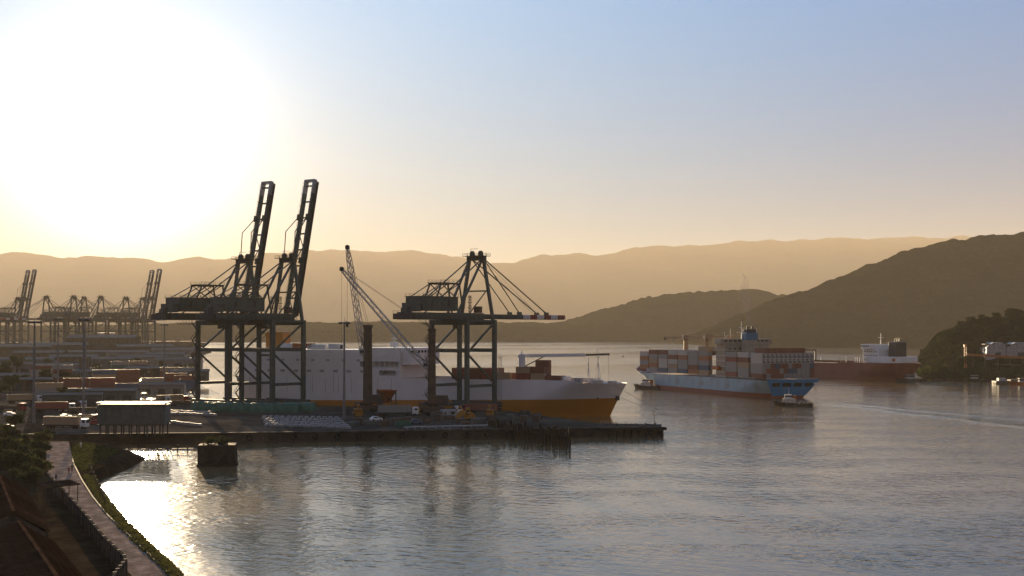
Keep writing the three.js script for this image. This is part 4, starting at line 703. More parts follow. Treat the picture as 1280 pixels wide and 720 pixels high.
// ---------------------------------------------------------------- red tanker beyond
{
  const stern = [271, 1000], bow = [186, 1165], L = Math.hypot(bow[0] - stern[0], bow[1] - stern[1]), turn = Math.atan2(stern[1] - bow[1], stern[0] - bow[0]);
  const S = { L, B: 30, rake: 7, entry: 40, entryTop: 22, depth: 12, run: 40, runTop: 12, tr0: 0.3, trTop: 0.85, over: 5 }, f = hullFns(S);
  const o = thing('tanker', 'red tanker with white accommodation block moored beyond the container ship', 'ship', P(bow[0], bow[1], 0), turn), N = V(0, 0, 1).applyAxisAngle(V(0, 1, 0), turn).x < 0 ? 1 : -1;
  mesh('lower_hull', closedBand(f, () => -2, () => 2.6, 60, 3), M.boot, o); mesh('hull', closedBand(f, () => 2.6, (u) => 11.2 + (u > 0.72 ? 1 : 0) + (u < 0.1 ? 2 : 0), 80, 5), M.tanker, o); mesh('deck', deck(f, 10.9), M.deckRed, o);
  const E = L + 9; let m = new MB(); m.rbox(E - 28, 17, 0, 16, 10, 24, 0.2); const h = m.build('accommodation', M.white, o);
  m = new MB(); m.rbox(E - 30, 23.6, 0, 9, 3.4, 30, 0.2); const b = m.build('bridge', M.white, o); m = new MB(); m.rbox(E - 20, 14.5, 0, 24, 4.4, 26, 0.3); m.build('poop_house', M.white, o);
  for (let k = 0; k < 3; k++) for (let i = 0; i < 6; i++) { m = new MB(); m.box(E - 34 + i * 2.4, 14.5 + k * 2.8, N * 12.05, 0.9, 0.9, 0.1); m.build('window', M.glass, h); }
  for (let i = 0; i < 4; i++) { m = new MB(); m.box(E - 33.4 + i * 2.2, 24, N * 15.05, 1.5, 1, 0.1); m.build('window', M.glass, b); }
  m = new MB(); m.rbox(E - 14, 21, 0, 9, 12, 9, 0.8); const fn = m.build('funnel', M.dark, o); m = new MB(); for (const z of [-2, 0, 2]) m.tube(V(E - 14, 27, z), V(E - 13.5, 29.5, z), 0.6); m.build('exhaust_pipe', M.dark, fn);
  m = new MB(); m.tube(V(E - 31, 25, 0), V(E - 31, 33, 0), 0.4, 0.2); m.box(E - 31, 30, 0, 0.3, 0.3, 5); m.build('radar_mast', M.white, o);
  m = new MB(); for (let i = 0; i < 7; i++) m.box(E - 43 + i * 2.3, 14, N * 13.2, 0.5, 4.4, 0.5); m.build('gangway_posts', M.white, o);
  m = new MB(); m.tube(V(92, 11.6, 0), V(92, 20.5, 0), 0.7, 0.6); m.beam(V(92, 20.3, 0), V(62, 20, N * 3), 0.9); m.build('hose_crane', M.dark, o);
  m = new MB(); for (const z of [-3, -1, 1, 3]) m.tube(V(24, 12.6, z), V(L - 42, 12.6, z), 0.4, 0.4, 6); for (let x = 30; x < L - 44; x += 9) m.box(x, 12.2, 0, 0.6, 1.4, 12); m.build('deck_pipes', M.deckRed, o);
  m = new MB(); m.rbox(80, 13.4, N * 6, 26, 2.6, 3, 0.2); for (const x of [100, 108, 130, 136]) m.tube(V(x, 11.6, N * 8), V(x, 16.5, N * 8), 0.25); m.build('manifold', M.pale, o);
  m = new MB(); m.rbox(L - 2, 14.6, N * 9, 7, 2.2, 2.6, 0.6); m.build('lifeboat', M.orange, o);
}

// ---------------------------------------------------------------- tugs and small craft
function tug(label, pos, turn, k = 1) {                        // local x: aft
  const S = { L: 26, B: 9.5, rake: 1.6, entry: 9, entryTop: 6, depth: 3.4, run: 8, runTop: 5, tr0: 0.6, trTop: 0.85 }, f = hullFns(S);
  const o = thing('tugboat', label, 'tugboat', pos, turn); o.scale.setScalar(k);
  const sh = (u) => 2.4 + 1.6 * Math.pow(Math.max(0, 1 - u * 2.2), 1.5);
  mesh('hull', closedBand(f, () => -1, sh, 40, 4), M.dark, o); mesh('deck', deck(f, 2.2, 24), M.deckRed, o);
  let m = new MB(); m.rbox(10, 3.7, 0, 9, 3.2, 6, 0.3); const h = m.build('deckhouse', M.cream, o);
  m = new MB(); m.rbox(9, 6.6, 0, 4.6, 2.8, 4.6, 0.4); const w = m.build('wheelhouse', M.white, o); m = new MB(); m.rbox(9, 6.9, 0, 4.7, 1.2, 4.7, 0.3); m.build('window', M.glass, w);
  m = new MB(); m.box(9, 8.1, 0, 5.2, 0.2, 5.2); m.tube(V(9.6, 8.1, 0), V(9.6, 13, 0), 0.16, 0.08); m.box(9.6, 10.4, 0, 0.15, 0.15, 2.6); m.build('mast', M.cream, o);
  for (const z of [-2, 2]) { m = new MB(); m.rbox(14, 5.6, z, 1.8, 4, 1.3, 0.3); m.build('funnel', M.orange, o); }
  m = new MB(); for (let i = 0; i < 9; i++) { const x = 0.6 + i * 2.9, y = sh(i / 9) - 0.5; for (const s of [-1, 1]) m.add(new THREE.TorusGeometry(0.5, 0.22, 6, 12).translate(x, y, s * (f.half(x, y) + 0.2))); } m.build('fender', M.rubber, o);
  m = new MB(); m.add(new THREE.CylinderGeometry(0.8, 0.8, 2, 12).rotateX(Math.PI / 2).translate(18.5, 3, 0)); m.beam(V(21, 2.2, -2), V(21, 4, -2), 0.3); m.beam(V(21, 2.2, 2), V(21, 4, 2), 0.3); m.beam(V(21, 4, -2), V(21, 4, 2), 0.3); m.build('tow_winch', M.dark, o);
  m = new MB(); m.rail(V(16, 2.4, 4), V(25, 2.4, 3.6)); m.rail(V(16, 2.4, -4), V(25, 2.4, -3.6)); m.build('deck_rail', M.cream, o);
  return o;
}
tug('sunlit tug pushing at the bow of the container ship', P(XA(794, 868), 868, 0), rad(-25), 0.72);
tug('dark tug following under the blue stern of the container ship', P(XA(968, 668), 668, 0), rad(-12), 0.66);
function launch(label, pos, turn, k, hullM, group) {
  const S = { L: 11, B: 3.2, rake: 1.2, entry: 5, entryTop: 4, depth: 1.4, run: 4, runTop: 3, tr0: 0.6, trTop: 0.8 }, f = hullFns(S), o = thing('launch', label, 'boat', pos, turn, group); o.scale.setScalar(k);
  mesh('hull', closedBand(f, () => -0.5, (u) => 1.1 + 0.5 * Math.pow(1 - u, 3), 24, 3), hullM, o); mesh('deck', deck(f, 0.95, 14), M.brown, o);
  let m = new MB(); m.rbox(5.4, 1.9, 0, 3.4, 1.9, 2, 0.2); const c = m.build('cabin', M.pale, o); m = new MB(); m.rbox(5.4, 2.2, 0, 3.45, 0.7, 2.05, 0.1); m.build('window', M.glass, c); m = new MB(); m.box(5.6, 2.95, 0, 4.4, 0.12, 2.4); m.tube(V(6, 3, 0), V(6, 5, 0), 0.06); m.build('canopy', M.brown, o);
  return o;
}
launch('small dark launch lying alongside the stern of the red tanker', P(XA(1121, 985), 985, 0), rad(8), 1.7, M.dark);
launch('dark fishing boat moored off the rocky shore', P(XA(1204, 1000), 1000, 0), rad(5), 1.4, M.brown);
launch('low boat with pale cabin at the barge on the far shore', P(XA(1262, 925), 925, 0), rad(4), 1.5, M.orange);
{
  const o = thing('barge', 'long low dark barge moored at the wooded shore', 'barge', P(XA(1266, 940), 940, 0), 0.05);
  let m = new MB(); m.rbox(0, 0.9, 0, 26, 2.6, 8, 0.4); m.build('hull', M.dark, o); m = new MB(); m.rbox(-8, 3, 0, 5, 2, 4, 0.2); m.build('deckhouse', M.pale, o); m = new MB(); m.box(3, 2.6, 0, 12, 0.9, 6); m.build('hatch', M.brown, o);
}
// channel buoy
{ const o = thing('channel_buoy', 'small dark channel buoy on the open water', 'buoy', P(XA(778, 1900), 1900, 0)); let m = new MB(); m.tube(V(0, -0.5, 0), V(0, 1, 0), 1.5, 1.4, 12); m.build('float', M.dark, o); m = new MB(); for (let i = 0; i < 4; i++) { const a = i * Math.PI / 2; m.beam(V(Math.cos(a) * 1.1, 1, Math.sin(a) * 1.1), V(Math.cos(a) * 0.3, 5, Math.sin(a) * 0.3), 0.16); } m.rbox(0, 5.5, 0, 0.9, 1.1, 0.9, 0.2); m.build('cage', M.dark, o); }
// wake ridges behind the container ship
{
  const a = P(150, 735, 0), parts = [];
  const ridge = (px0, py0, px1, py1, w, h) => { const p = G(px0, py0, 0), q = G(px1, py1, 0), d = q.clone().sub(p), n = V(-d.z, 0, d.x).normalize(); return surface((u, v) => { const s = (v - 0.5) * 2, fade = Math.sin(Math.min(1, u * 6) * Math.PI / 2), c = p.clone().addScaledVector(d, u).addScaledVector(n, s * w * (0.5 + u) + Math.sin(u * 21) * 0.8 * w * 0.3); c.y = -0.05 + (h * (1 + Math.cos(s * Math.PI)) / 2 * (0.7 + 0.5 * (fbm(u * 60, v * 3 + w, 4))) + 0.10 * fbm(u * 160, v * 14, 3)) * fade; return c; }, 160, 14); };
  for (const r of [[1018, 503, 1420, 550, 7, 0.18], [1022, 502, 1420, 538, 5, 0.11]]) { const g = ridge(...r), p = g.attributes.position, uv = g.attributes.uv; for (let i = 0; i < p.count; i++) uv.setXY(i, p.getX(i), -p.getZ(i)); const o = mesh('wake_wave', g, M.water); tag(o, 'long low wave of the wake behind the container ship', 'wave', 'wake waves', 'structure'); }
}
// ---------------------------------------------------------------- wooded point with sheds across the channel
{
  const base = sil([[1120, 440], [1150, 432], [1170, 424], [1190, 412], [1215, 401], [1240, 394], [1280, 384], [1340, 374], [1420, 366], [1560, 372]], 1150).map(([x, h], i) => [x, Math.max(3, h - 9)]);
  const prof = (x, d) => { const c = lerpPts(base, x), t = Math.max(0, Math.min(1, (d - 1010) / 140)); return 2 + (c - 2) * Math.pow(t, 0.8) * (0.9 + 0.2 * fbm(x / 30, d / 30, 3)); };
  const x0 = XA(1146, 1060), g = surface((u, v) => { const d = 985 + 240 * v, x = x0 + 18 * (1 - v) + 400 * u + 34 * v; const sh = Math.min(1, u * 14) * Math.min(1, v * 12); return V(x, -1 + sh * (1 + prof(x, d)) + fbm(x / 6, d / 6, 3) * 1.2 * sh, -(d + 22 * Math.max(0, 0.3 - u))); }, 90, 46);
  const p = g.attributes.position, uv = g.attributes.uv; for (let i = 0; i < p.count; i++) uv.setXY(i, p.getX(i), p.getZ(i));
  solo('headland', g, M.mangrove, null, 0, 'dark wooded headland across the channel', 'headland', null, 'structure');
  const ground = (x, d) => prof(x, d);
  let n = 0;
  for (let i = 0; i < 600 && n < 170; i++) {
    const d = rr(1015, 1180), px = rr(1148, 1330), x = XA(px, d); if (d > 1160 && px < 1190) continue;
    if (px > 1222 && px < 1300 && d < 1085) continue;
    tree(V(x, ground(x, d) - 1.6, -d), Math.floor(rnd() * 4), rr(0.8, 1.25) * Math.min(1, 0.42 + (px - 1146) / 90), 'dark leafy tree in the wood on the headland', 'trees on the headland'); n++;
  }
  { const im = new THREE.InstancedMesh(BUSH[0], M.leafA, 900), q = new THREE.Object3D(); for (let i = 0; i < 900; i++) { let d, px; do { d = rr(1004, 1185); px = rr(1147, 1335); } while (px > 1226 && px < 1296 && d > 1030 && d < 1064); const x = XA(px, d); q.position.set(x, ground(x, d) - 0.8, -d); q.rotation.y = rr(0, 6); q.scale.setScalar(rr(1.6, 3.4) * Math.min(1, 0.5 + (px - 1146) / 80)); q.updateMatrix(); im.setMatrixAt(i, q.matrix); } im.name = 'undergrowth'; shade(im); scene.add(im); tag(im, 'dense dark undergrowth covering the wooded headland', 'undergrowth', null, 'stuff'); }
  tree(P(XA(1155, 1015), 1015, 1.8), 2, 1.05, 'yellow-green tree at the tip of the headland', null, M.leafC);
  for (let i = 0; i < 40; i++) { const px = rr(1150, 1290), d = rr(983, 1006), x = XA(px, d); const s = rr(1, 2.4), gg = new THREE.DodecahedronGeometry(s, 0); gg.scale(1.3, 0.7, 1); solo('boulder', metric(gg), M.rock, V(x, 0.4, -d), rr(0, 6), 'dark boulder on the shore of the headland', 'boulder', 'boulders along the headland'); }
  // two pale sheds with a covered conveyor
  [[1247, 1062, 16, 'pale gabled shed on the headland nearer the trestle head'], [1276, 1058, 20, 'larger pale gabled shed on the headland beside the other shed']].forEach(([px, d, w, label]) => {
    const y0 = YA(450, d), top = YA(428, d), o = thing('shed', label, 'shed', P(XA(px, d), d, y0), -0.15), hE = (top - y0) * 0.72;
    const sh = new THREE.Shape([[-w / 2, 0], [w / 2, 0], [w / 2, hE], [w * 0.2, top - y0], [-w * 0.2, top - y0], [-w / 2, hE]].map((q) => new THREE.Vector2(...q))), gg = new THREE.ExtrudeGeometry(sh, { depth: 30, bevelEnabled: false }); gg.translate(0, 0, -30); mesh('body', metric(gg), M.pale, o);
    let m = new MB(); m.box(-w * 0.36, hE + (top - y0 - hE) * 0.62, -15, w * 0.42, 0.25, 31); m.l[0].rotateZ(0); m.build('roof_edge', M.shed, o);
    m = new MB(); m.box(0, hE * 0.3, 0.08, w * 0.25, hE * 0.6, 0.1); m.build('door', M.shed, o);
    m = new MB(); m.box(0, -7, -15, w, 14, 29); m.build('retaining_base', M.rock, o);
  });
  const o = thing('conveyor_trestle', 'rusty conveyor trestle running past the pale sheds', 'conveyor', P(XA(1208, 1040), 1040, 0), -0.02);
  let m = new MB(); m.beam(V(0, YA(443, 1040), 0), V(60, YA(449, 1040), 4), 1.3, 1.6); m.build('gallery', M.orange, o);
  m = new MB(); m.truss(V(-1, 8, 0), V(-1, YA(432, 1040), 0), 1.6, 1.2, 8, 0.2, 0.15, V(1, 0, 0)); m.rbox(-1, YA(432, 1040), 0, 2, 1.6, 2, 0.2); m.build('head_tower', M.orange, o);
  for (let i = 0; i < 6; i++) { m = new MB(); m.beam(V(4 + i * 9, 4, -1.5), V(4 + i * 9, YA(444 + i, 1040), -0.5), 0.4); m.beam(V(4 + i * 9, 4, 2.5), V(4 + i * 9, YA(444 + i, 1040), 1), 0.4); m.build('trestle_leg', M.brown, o); }
  m = new MB(); m.beam(V(16, YA(455, 1040), 6), V(66, YA(458, 1040), 8), 0.9, 1); m.build('lower_pipe', M.brown, o);
}

// ---------------------------------------------------------------- things on the pier
const W1 = 'on the pier';
// green tarpaulin-covered piles
{
  const tg = [0, 1, 2].map((k) => { const g = new THREE.BoxGeometry(12, 3.4, 6, 26, 8, 12), p = g.attributes.position; for (let i = 0; i < p.count; i++) { const x = p.getX(i), y = p.getY(i) + 1.7, z = p.getZ(i), t = y / 3.4, n = fbm(x * 0.7 + k * 9, z * 0.8 + y * 0.6 + k, 4) - 0.5; p.setXYZ(i, x * (1 - 0.05 * t) + n * 0.4, y > 0 ? y + n * 0.9 * t - 0.10 * Math.abs(x / 6) ** 3 * t : 0, z * (1 - 0.22 * t * t) + n * 0.7); } g.computeVertexNormals(); return metric(g); });
  [[258, 513], [282, 514], [306, 514.5], [331, 515], [355, 515], [376, 514]].forEach(([px, py], i) => solo('covered_cargo', tg[i % 3], M.tarp, G(px, py, QY), 0.08 + rr(-0.05, 0.05), 'long cargo heap under green tarpaulin below the raised cranes', 'covered cargo', 'green covered heaps'));
}
// bundles of white sacks in rows
const sack = [0, 1].map(() => { const m = new MB(); for (let i = 0; i < 2; i++) { const g = new RoundedBoxGeometry(1.5, 0.5, 1.1, 2, 0.2); g.rotateY(rr(-0.1, 0.1)); g.translate(rr(-0.08, 0.08), 0.26 + i * 0.46, 0); m.add(g); } return m.geo(); });
function sackRow(n, a, b, label, group) { for (let i = 0; i < n; i++) { const t = i / (n - 1), p = G(a[0] + (b[0] - a[0]) * t, a[1] + (b[1] - a[1]) * t + rr(-0.4, 0.4), QY); solo('sack_bundle', sack[i % 2], M.bag, p, rr(-0.2, 0.2), label, 'sack bundle', group); } }
for (let r = 0; r < 6; r++) sackRow(18 - r, [334 - r * 1 + (r % 2) * 2, 533 - r * 2.1], [436 - r * 3, 536 - r * 2.4], 'white sack bundle in rows beside the light mast', 'rows of sacks at the mast');
sackRow(14, [214, 518], [268, 520], 'white sack bundle in a row beside the green heaps', 'row of sacks at the green heaps'); sackRow(12, [214, 515.5], [262, 517], 'white sack bundle in a row beside the green heaps', 'row of sacks at the green heaps');
sackRow(9, [214, 529], [250, 533], 'white sack bundle in a row beside the shed on stilts', 'row of sacks at the shed');
// vehicles
const wheelGeo = new THREE.CylinderGeometry(0.5, 0.5, 0.32, 14).rotateX(Math.PI / 2);
function truck(label, pos, turn, cabM, load, group) {
  const o = thing('truck', label, 'truck', pos, turn, group);
  let m = new MB(); m.rbox(6.6, 2, 0, 2.3, 2.7, 2.4, 0.25); const c = m.build('cab', cabM, o); m = new MB(); m.box(7.77, 2.5, 0, 0.06, 0.9, 2); m.box(6.8, 2.5, 1.22, 1, 0.8, 0.05); m.box(6.8, 2.5, -1.22, 1, 0.8, 0.05); m.build('window', M.glass, c);
  m = new MB(); m.box(0, 1.05, 0, 15.2, 0.3, 1.2); m.box(-1.2, 1.3, 0, 12.8, 0.2, 2.4); m.build('chassis', M.dark, o);
  for (const x of [6.4, 3.4, -4.6, -5.8]) for (const z of [-1.05, 1.05]) { const w = mesh('wheel', wheelGeo, M.rubber, o); w.position.set(x, 0.5, z); }
  if (load) { const l = mesh('load_box', BOX40, load, o); l.position.set(-1.2, 1.42, 0); } else { m = new MB(); for (const z of [-1.2, 1.2]) m.box(-1.2, 1.9, z, 12.6, 1, 0.08); m.box(4.9, 2.2, 0, 0.1, 1.6, 2.4); m.build('drop_sides', M.brown, o); }
  return o;
}
function car(label, pos, turn, m0, group) {
  const o = thing('car', label, 'car', pos, turn, group);
  const sh = new THREE.Shape([[-2.1, 0.35], [2.1, 0.35], [2.15, 0.75], [1.9, 0.95], [1.0, 1.02], [0.4, 1.45], [-1.1, 1.48], [-1.75, 1.02], [-2.15, 0.95]].map((q) => new THREE.Vector2(...q))), g = new THREE.ExtrudeGeometry(sh, { depth: 1.5, bevelEnabled: true, bevelSize: 0.1, bevelThickness: 0.12, bevelSegments: 2 }); g.translate(0, 0, -0.75); mesh('body', metric(g), m0, o);
  const m = new MB(); for (const s of [-1, 1]) m.box(-0.35, 1.22, s * 0.875, 1.7, 0.32, 0.02); m.build('window', M.glass, o);
  for (const x of [-1.35, 1.35]) for (const z of [-0.8, 0.8]) { const w = mesh('wheel', wheelGeo, M.rubber, o); w.position.set(x, 0.33, z); w.scale.setScalar(0.66); } return o;
}
truck('white truck with flatbed parked under the lowered quay crane', G(553, 519, QY), 0.5, M.white, null);
truck('red truck carrying a brown container between the quay crane legs', G(600, 517, QY), 2.6, M.red, CC.brown);
truck('white truck carrying a grey container along the pier', G(497, 520, QY), 0.2, M.white, CC.grey);
car('white car parked on the pier near the mobile cranes', G(470, 526, QY), 0.5, M.white); car('blue car parked at the pier edge', G(520, 530, QY), 0.2, CC.blue);
{ // portable office and site clutter
  const o = thing('site_office', 'pale portable office with window on the pier', 'cabin', G(561, 522, QY), 0.3); let m = new MB(); m.rbox(0, 1.5, 0, 6, 2.8, 2.6, 0.08); m.build('body', M.pale, o); m = new MB(); m.box(1.2, 1.8, 1.33, 1.6, 0.9, 0.06); m.build('window', M.glass, o); m = new MB(); m.box(-1.6, 1.2, 1.34, 0.9, 2, 0.06); m.build('door', M.shed, o);
  const hop = (px, py, label) => { const h = thing('hopper', label, 'hopper', G(px, py, QY), 0.4); let q = new MB(); q.add(new THREE.CylinderGeometry(4.2, 1.2, 4.6, 4, 1, true).rotateY(Math.PI / 4).translate(0, 7, 0)); q.box(0, 9.4, 3, 6.4, 0.4, 0.3); q.box(0, 9.4, -3, 6.4, 0.4, 0.3); q.build('funnel', M.orange, h); for (const x of [-2.8, 2.8]) for (const z of [-2.8, 2.8]) { q = new MB(); q.beam(V(x, 0, z), V(x, 9, z), 0.35); q.build('leg', M.brown, h); } q = new MB(); q.beam(V(-2.8, 4, 2.8), V(2.8, 8.6, 2.8), 0.2); q.beam(V(2.8, 4, 2.8), V(-2.8, 8.6, 2.8), 0.2); q.build('brace', M.brown, h); };
  hop(483, 519, 'rusty cargo hopper on legs next to the dark crane tower'); 
  const grab = (px, py, label) => { const h = thing('grab_bucket', label, 'grab', G(px, py, QY), rr(0, 3)); for (const s of [-1, 1]) { const q = new MB(); q.add(new THREE.CylinderGeometry(1.5, 1.5, 2.6, 12, 1, false, 0, Math.PI).rotateX(Math.PI / 2).rotateZ(s * 0.6).translate(s * 0.8, 1.5, 0)); q.build('jaw', M.yellow, h); } const q = new MB(); q.beam(V(-1.6, 2.4, 0), V(0, 4.2, 0), 0.3); q.beam(V(1.6, 2.4, 0), V(0, 4.2, 0), 0.3); q.rbox(0, 4.3, 0, 1.2, 0.7, 1.2, 0.1); q.build('arms', M.yellow, h); };
  grab(575, 523, 'yellow grab bucket resting beside the portable office'); grab(585, 526, 'yellow grab bucket resting at the pier edge below the quay crane'); grab(612, 522, 'yellow grab bucket lying next to the crane wheels'); grab(448, 521, 'yellow grab bucket lying at the foot of the dark tower');
  const crateGeo = [0, 1, 2].map((k) => { const c = new MB(), w = [3, 4, 2.4][k], h = [2, 1.4, 2.4][k]; c.rbox(0, h / 2, 0, w, h, 2.2, 0.06); for (let i = 0; i < 4; i++) c.box(-w / 2 + (i + 0.5) * w / 4, h / 2, 0, 0.12, h + 0.05, 2.3); return c.geo(); });
  for (let i = 0; i < 26; i++) { const px = rr(440, 680), p = G(px, rr(519, 534) - Math.max(0, px - 600) * 0.06, QY); solo('cargo_crate', crateGeo[i % 3], pick([M.brown, M.brown, M.timber, M.shed, M.concrete]), p, rr(-0.3, 0.6), 'ribbed cargo crate left among the gear on the pier', 'crate', 'crates scattered on the pier'); }
  { const q = thing('skip', 'teal steel skip standing at the pier edge', 'skip', G(504, 533, QY), 0.2), s = new MB(); for (const z of [-1.2, 1.2]) s.box(0, 1, z, 5, 1.8, 0.12); for (const x of [-2.5, 2.5]) s.box(x, 1, 0, 0.12, 1.8, 2.4); s.box(0, 0.2, 0, 5, 0.16, 2.4); s.build('tub', M.tarp, q); const r = new MB(); for (let i = 0; i < 5; i++) r.box(-2 + i, 1, 1.3, 0.12, 1.7, 0.12); r.build('rib', M.tarp, q); }
  // pipe rack rail along the pier edge
  const rl = new MB(); const a = G(505, 536.5, QY), b = G(610, 534, QY); rl.tube(a.clone().add(V(0, 0.6, 0)), b.clone().add(V(0, 0.6, 0)), 0.3); for (let i = 0; i < 12; i++) { const c = a.clone().lerp(b, (i + 0.5) / 12); rl.box(c.x, c.y + 0.15, c.z, 0.5, 0.3, 0.7); } solo('pipeline', rl.geo(), M.pale, null, 0, 'pale pipeline on low blocks along the pier edge', 'pipe');
  // rail and bollards on the jetty end
  for (let i = 0; i < 6; i++) { const p = P(32 + i * 3.2, 482 + i * 0.5, QY), q = new MB(); q.tube(V(0, 0, 0), V(0, 0.7, 0), 0.3, 0.24, 10); q.tube(V(0, 0.6, 0), V(0, 0.85, 0), 0.45, 0.4, 10); solo('mooring_bollard', q.geo(), M.dark, p, 0, 'cast mooring bollard on the jetty end', 'bollard', 'bollards on the jetty end'); }
  const jr = new MB(); jr.rail(P(30, 490, QY), P(49, 491, QY), 1.1, 2); solo('guard_rail', jr.geo(), M.pale, null, 0, 'thin guard rail along the far edge of the jetty', 'railing');
  const lp = thing('lamp_post', 'short lamp post standing at the jetty tip', 'lamp post', P(47.5, 482, QY)); let q = new MB(); q.tube(V(0, 0, 0), V(0, 5.5, 0), 0.1, 0.07); q.build('pole', M.dark, lp); q = new MB(); q.rbox(0.4, 5.5, 0, 1, 0.18, 0.35, 0.05); q.build('lamp_head', M.dark, lp);
  const fp = thing('gangway_mast', 'slender lattice mast behind the quay crane at the ship', 'mast', P(XA(625, 586), 586, QY)); q = new MB(); q.truss(V(0, 0, 0), V(0, 21, 0), 1.3, 1.1, 14, 0.14, 0.1, V(1, 0, 0)); q.build('lattice', M.pale, fp); q = new MB(); q.box(0, 21, 0, 1.8, 0.2, 1.8); q.rail(V(-0.9, 21, 0.9), V(0.9, 21, 0.9)); q.build('top_platform', M.pale, fp);
}
// shed on stilts above the quay edge
{
  const d = 441, o = thing('stilt_shed', 'green-grey shed raised on stilts above the quay edge', 'shed', P(XA(169, d), d, QY), 0.02), w = 20.4;
  const y0 = YA(529, d) - QY, y1 = YA(505, d) - QY;
  let m = new MB(); m.box(0, (y0 + y1) / 2, 0, w, y1 - y0, 8); m.build('body', M.shed, o);
  for (let i = 0; i < 20; i++) { m = new MB(); m.box(-w / 2 + (i + 0.5) * w / 20, (y0 + y1) / 2, 4.05, w / 20 - 0.1, y1 - y0 - 0.1, 0.08); m.build('wall_sheet', M.shed, o); }
  for (let i = 0; i < 10; i++) { m = new MB(); const g = new THREE.BoxGeometry(w / 10 - 0.05, 0.12, 9); g.rotateX(0.05); g.translate(-w / 2 + (i + 0.5) * w / 10, y1 + 0.4, 0); m.add(g); m.build('roof_sheet', M.roof, o); }
  m = new MB(); for (const s of [-1, 1]) m.box(s * (w / 2 + 0.12), y1 + 0.45, 0, 0.2, 0.5, 9); m.build('verge_trim', M.cream, o);
  for (let i = 0; i < 9; i++) for (const z of [-3.4, 3.4]) { m = new MB(); m.box(-9.4 + i * 2.35, y0 / 2, z, 0.4, y0, 0.4); m.build('stilt', M.dark, o); }
  m = new MB(); m.box(0, y0 - 0.25, 3.4, w, 0.3, 0.3); m.box(0, y0 - 0.25, -3.4, w, 0.3, 0.3); m.build('floor_beam', M.dark, o);
}
